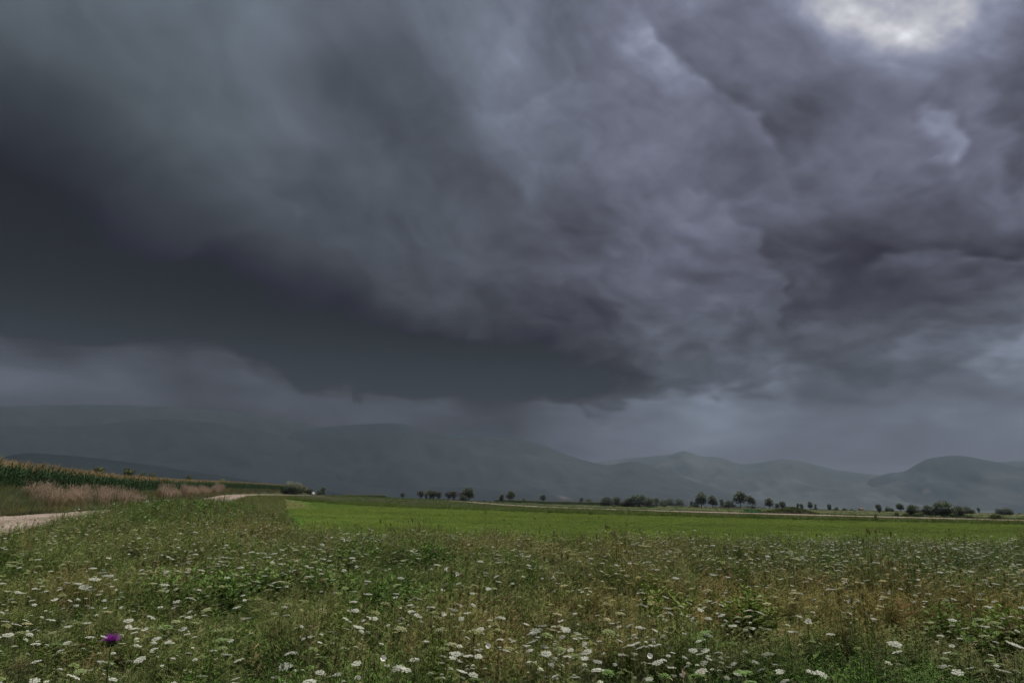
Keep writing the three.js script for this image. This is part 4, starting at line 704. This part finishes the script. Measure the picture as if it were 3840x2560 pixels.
{
  const mx = 96.5, mz = -241, m = thing('overgrown_mound', 'long heap of earth overgrown with creepers right of the green fence', 'mound', mx, ground(mx, mz), mz, -0.03);
  const height = (x, z) => { const e = Math.max(0, 1 - (x / 9.2) ** 2) ** 0.6, k = Math.max(0, 1 - (z / 3.4) ** 2); return (1.55 + 0.45 * Math.sin(x * 0.42 + 1.2) + 0.4 * N(x * 0.7, z * 0.7, 3)) * e * k ** 0.7; };
  const P = [], I = [], nx = 70, nz = 24, C = [];
  for (let j = 0; j <= nz; j++) for (let i = 0; i <= nx; i++) { const x = lerp(-9.3, 9.3, i / nx), z = lerp(-3.5, 3.5, j / nz); P.push(x, height(x, z) * 0.93 - 0.03, z); C.push(0.06, 0.055, 0.03); }
  for (let j = 0; j < nz; j++) for (let i = 0; i < nx; i++) { const a = j * (nx + 1) + i, b = a + 1, c = a + nx + 1, d = c + 1; I.push(a, c, b, b, c, d); }
  const g = new THREE.BufferGeometry(); g.setAttribute('position', new THREE.BufferAttribute(new Float32Array(P), 3)); g.setAttribute('color', new THREE.BufferAttribute(new Float32Array(C), 3)); g.setIndex(I); g.computeVertexNormals();
  mesh('earth', g, M.solid, m);
  const mb = new MB(), cs = [[0.10, 0.14, 0.045], [0.16, 0.17, 0.07], [0.12, 0.10, 0.05], [0.07, 0.10, 0.035]];
  for (let i = 0; i < 7000; i++) { const x = R(-9.2, 9.2), z = R(-3.3, 3.4), q = N(x * 0.8, z * 0.8, 7), c = cs[q > 0.2 ? 1 : q < -0.25 ? 2 : q < 0 ? 3 : 0]; leaf(mb, [x, height(x, z) + R(-0.05, 0.12), z], [R(-0.6, 1), R(0, 1.2), R(-0.6, 1)], R(0.22, 0.5), R(0.12, 0.26), mul3(c, R(0.7, 1.3))); }
  mesh('creepers', mb.geometry(), M.plant, m);
}

// ------------------------------------------------------------------ flowers near the camera, one by one
seed(91);
function carrot(i) {
  const o = new THREE.Group(), H = R(0.58, 0.78), bend = [R(-0.06, 0.06), 0, R(-0.06, 0.06)], fork = [bend[0] * 0.5, H * 0.62, bend[2] * 0.5], top = [bend[0] + R(-0.03, 0.03), H, bend[2] + R(-0.03, 0.03)];
  const st = new MB(); rod(st, [0, 0, 0], fork, 0.0035, 0.0028, mul3(OLIVE, 0.7), OLIVE, 4); rod(st, fork, top, 0.0028, 0.002, OLIVE, mul3(OLIVE, 1.1), 4);
  const side = [fork[0] + R(-0.1, 0.1), H * R(0.8, 0.92), fork[2] + R(-0.1, 0.1)]; rod(st, fork, side, 0.0022, 0.0016, OLIVE, mul3(OLIVE, 1.1), 4);
  mesh('stem', st.geometry(), M.plant, o);
  const hd = new MB(), rad = [0.042, 0.034, 0.05, 0.03, 0.038, 0.046][i % 6]; umbelHead(hd, top, rad, [0.1, 0.35, 0.0, 0.25, -0.12, 0.15][i % 6], [30, 24, 34, 20, 26, 32][i % 6], mul3(WHITE, R(0.9, 1.02)), vnorm([R(-0.35, 0.35), 1, R(-0.1, 0.5)])); mesh('flower_head', hd.geometry(), M.petal, o);
  const bd = new MB(); umbelHead(bd, side, rad * 0.5, 0.5, 10, mul3([0.55, 0.58, 0.42], R(0.8, 1.1)), vnorm([R(-0.5, 0.5), 1, R(-0.5, 0.5)])); mesh('bud', bd.geometry(), M.petal, o);
  const lf = new MB(); for (let k = 0; k < 3; k++) { const a = R(0, 6.28), d = vnorm([Math.cos(a), R(0.3, 0.8), Math.sin(a)]), b = [0, H * (0.2 + 0.14 * k), 0]; rod(lf, b, vadd(b, d, 0.16), 0.0016, 0.0007, OLIVE); for (let j = 1; j <= 6; j++) for (const s of [-1, 1]) leaf(lf, vadd(b, d, 0.026 * j), vnorm(vadd(vadd([0, R(0, 0.4), 0], d, 0.7), [-d[2], 0, d[0]], s)), 0.05 * (1.2 - j / 8), 0.011, mul3(OLIVE, R(0.7, 1.2)), 0.1); } mesh('foliage', lf.geometry(), M.plant, o);
  return o;
}
const carrots = Array.from({ length: 6 }, (_, i) => carrot(i));
const NEAR = 'wild carrot plants of the near meadow';
let placed = 0, used = new Set();
function placeCarrot(k, x, z, sc, label, group) { let o = carrots[k]; if (used.has(k)) o = o.clone(); used.add(k); o.name = numbered('wild_carrot'); scene.add(o); o.position.set(x, ground(x, z), z); o.rotation.set(R(-0.08, 0.08), R(0, 6.28), R(-0.08, 0.08)); o.scale.setScalar(sc); placed++; return tag(o, label, 'wild carrot', group); }
placeCarrot(2, 3.22, -4.72, 1.02, 'large creamy white flower head alone in the bottom right corner');
for (let tries = 0; placed < 296 && tries < 20000; tries++) {
  const Z = Math.sqrt(R(3.9 ** 2, 9.6 ** 2)), x = R(-1, 1) * (0.70 * Z - 0.1), z = -Z;
  const want = 1.7 * fbm(x * 0.75, z * 0.75, 2.2, 2) + 0.18 * ss(8, 5, Z) + 0.3 * Math.exp(-((x - 1.1) ** 2 + (z + 4.9) ** 2) / 1.2) + 0.22 * Math.exp(-((x - 3) ** 2 + (z + 5) ** 2) / 1.5) + 0.25 * Math.exp(-((x + 0.9) ** 2 + (z + 5) ** 2) / 1.2) + 0.2 * Math.exp(-((x + 2.4) ** 2 + (z + 4.9) ** 2) / 1) - 0.25 * ss(-0.5, -4, x) + 0.1 * Math.exp(-((x - 1.1) ** 2 + (z + 4.6) ** 2) / 0.8);
  if (want < R(-0.25, 0.35)) continue;
  placeCarrot(Math.floor(rnd() * 6), x, z, R(0.56, 0.92), 'wild carrot with a flat white flower head, standing among many alike in the near meadow', NEAR);
}
// pale trumpet flowers
{
  const proto = new THREE.Group(), H = 0.62, st = new MB(); blade(st, [0.05, 0, 0.02], 3.4, H, 0.12, 0.005, GREEN, OLIVE, 4, 0.2); for (let i = 0; i < 7; i++) leaf(st, [R(-0.04, 0.04), R(0.15, 0.5), R(-0.04, 0.04)], [R(-1, 1), R(0, 0.6), R(-1, 1)], 0.07, 0.045, GREEN); mesh('stem', st.geometry(), M.plant, proto);
  const prof = [[0.003, 0], [0.005, 0.02], [0.008, 0.045], [0.015, 0.062], [0.026, 0.072], [0.034, 0.075]].map((p) => new THREE.Vector2(...p)), lg = new THREE.LatheGeometry(prof, 15).toNonIndexed(); lg.deleteAttribute('uv'); const p = lg.attributes.position, col = new Float32Array(p.count * 3);
  for (let i = 0; i < p.count; i++) { const k = p.getY(i) / 0.075; if (k > 0.9) p.setY(i, p.getY(i) + 0.004 * Math.cos(Math.atan2(p.getZ(i), p.getX(i)) * 5)); col.set(mix3([0.45, 0.48, 0.28], [0.72, 0.70, 0.67], k), i * 3); }
  lg.setAttribute('color', new THREE.BufferAttribute(col, 3)); lg.rotateZ(-1.0).rotateY(0.9).translate(-0.02, H, 0); lg.computeVertexNormals(); mesh('trumpet', lg, M.petal, proto);
  [[-0.71, -10.18, 'white trumpet flower tilted left of a group of carrot heads in the meadow centre', 0.3], [0.67, -9.88, 'pale yellow-white trumpet flower on a bent stem right of the meadow centre', 2.2], [-0.9, -10.9, 'narrow unopened pale trumpet above left of the tilted white one', 1.2], [-4.03, -17.7, 'pair-like pale trumpet far back on dark leaves, left of the meadow centre', 1.9], [-0.76, -4.55, 'round white trumpet facing the viewer near the bottom, left of centre', -2.3], [-0.12, -5.05, 'round white trumpet facing the viewer beside the cluster of large heads', -2.7], [0.95, -4.9, 'pinkish white trumpet at the edge of the grass near the bottom', -2.5], [6.93, -12.7, 'white trumpet flower high in the right half of the meadow', 0.9], [4.92, -10.4, 'white trumpet flower left of the highest one in the right half', 2.6], [3.89, -8.1, 'pinkish trumpet flower below the two white ones in the right half', 1.6]].forEach(([x, z, label, turn], i) => { const o = i ? proto.clone() : proto; o.name = numbered('trumpet_flower'); scene.add(o); o.position.set(x, ground(x, z) + 0.06, z); o.rotation.y = turn; o.scale.setScalar(-z > 8 ? 0.9 : 0.55); if (-z < 8) o.position.y += 0.27; tag(o, label, 'trumpet flower', 'pale trumpet flowers in the meadow'); });
}
// purple thistle
{
  const x = -2.37, z = -4.42, t = thing('thistle', 'bright purple thistle head at lower left, the only purple flower', 'thistle', x, ground(x, z), z, 0.3), H = 0.74, st = new MB();
  rod(st, [0.03, 0, 0], [0, H, 0], 0.006, 0.004, mul3(GREEN, 0.7), GREEN, 5); mesh('stem', st.geometry(), M.plant, t);
  const lf = new MB(); for (let i = 0; i < 10; i++) { const a = i * 2.3; leaf(lf, [0.02 * (1 - i / 10), H * (0.2 + 0.07 * i), 0], [Math.cos(a), 0.4, Math.sin(a)], 0.13 - 0.006 * i, 0.035, mul3(DARK, 1.6)); } mesh('foliage', lf.geometry(), M.plant, t);
  const cup = new MB(); for (let i = 0; i < 70; i++) { const a = i * 2.4, k = (i + 0.5) / 70, y = H + 0.028 * k * 1.5; const r = 0.019 * Math.sin(0.5 + k * 2.2); leaf(cup, [Math.cos(a) * r, y, Math.sin(a) * r], [Math.cos(a), 1.2, Math.sin(a)], 0.018, 0.008, mul3(DARK, R(0.9, 1.6)), 0.1); } mesh('bud_cup', cup.geometry(), M.plant, t);
  const fl = new MB(); for (let i = 0; i < 240; i++) { const a = i * 2.4, k = Math.sqrt((i + 0.5) / 240); blade(fl, [Math.cos(a) * 0.012 * k, H + 0.036, Math.sin(a) * 0.012 * k], a, R(0.046, 0.066), 0.15 + 1.15 * k, 0.0032, [0.16, 0.02, 0.2], mul3([0.25, 0.028, 0.29], R(0.6, 1.2)), 2, 0.25); } mesh('petals', fl.geometry(), M.petal, t);
}
// clumps of bent straw
{
  const clump = (label, x, z, n, h, c) => { const root = thing('straw_clump', label, 'dry grass', x, ground(x, z), z, R(0, 6)); for (let i = 0; i < n; i++) { const mb = new MB(), a = R(0, 6.28), b = [R(-0.1, 0.1), 0, R(-0.1, 0.1)], t = blade(mb, b, a, h * R(0.75, 1.15), R(0.12, 0.6), 0.007, mul3(c, 0.75), c, 5, R(0.2, 1.3)); for (let k = 0; k < 6; k++) leaf(mb, vadd(t, [R(-0.015, 0.015), R(-0.06, 0.02), R(-0.015, 0.015)]), [R(-1, 1), R(0, 1.4), R(-1, 1)], 0.03, 0.007, c); mesh('stalk', mb.geometry(), M.plant, root); } };
  clump('pale bent straw stalks at the bottom, right of centre', 1.02, -4.05, 12, 0.82, [0.46, 0.33, 0.24]);
  clump('few arching straw stalks at the bottom, left of centre', -0.72, -4.2, 7, 0.85, [0.40, 0.31, 0.19]);
  clump('tangle of fine straw in the lower right corner above the large flower', 3.55, -5.1, 14, 0.8, [0.34, 0.25, 0.17]);
  clump('reddish dead stalks at the bottom edge below the cluster of large heads', 0.15, -4.0, 14, 0.6, [0.24, 0.14, 0.08]);
}
renderer.render(scene, camera);
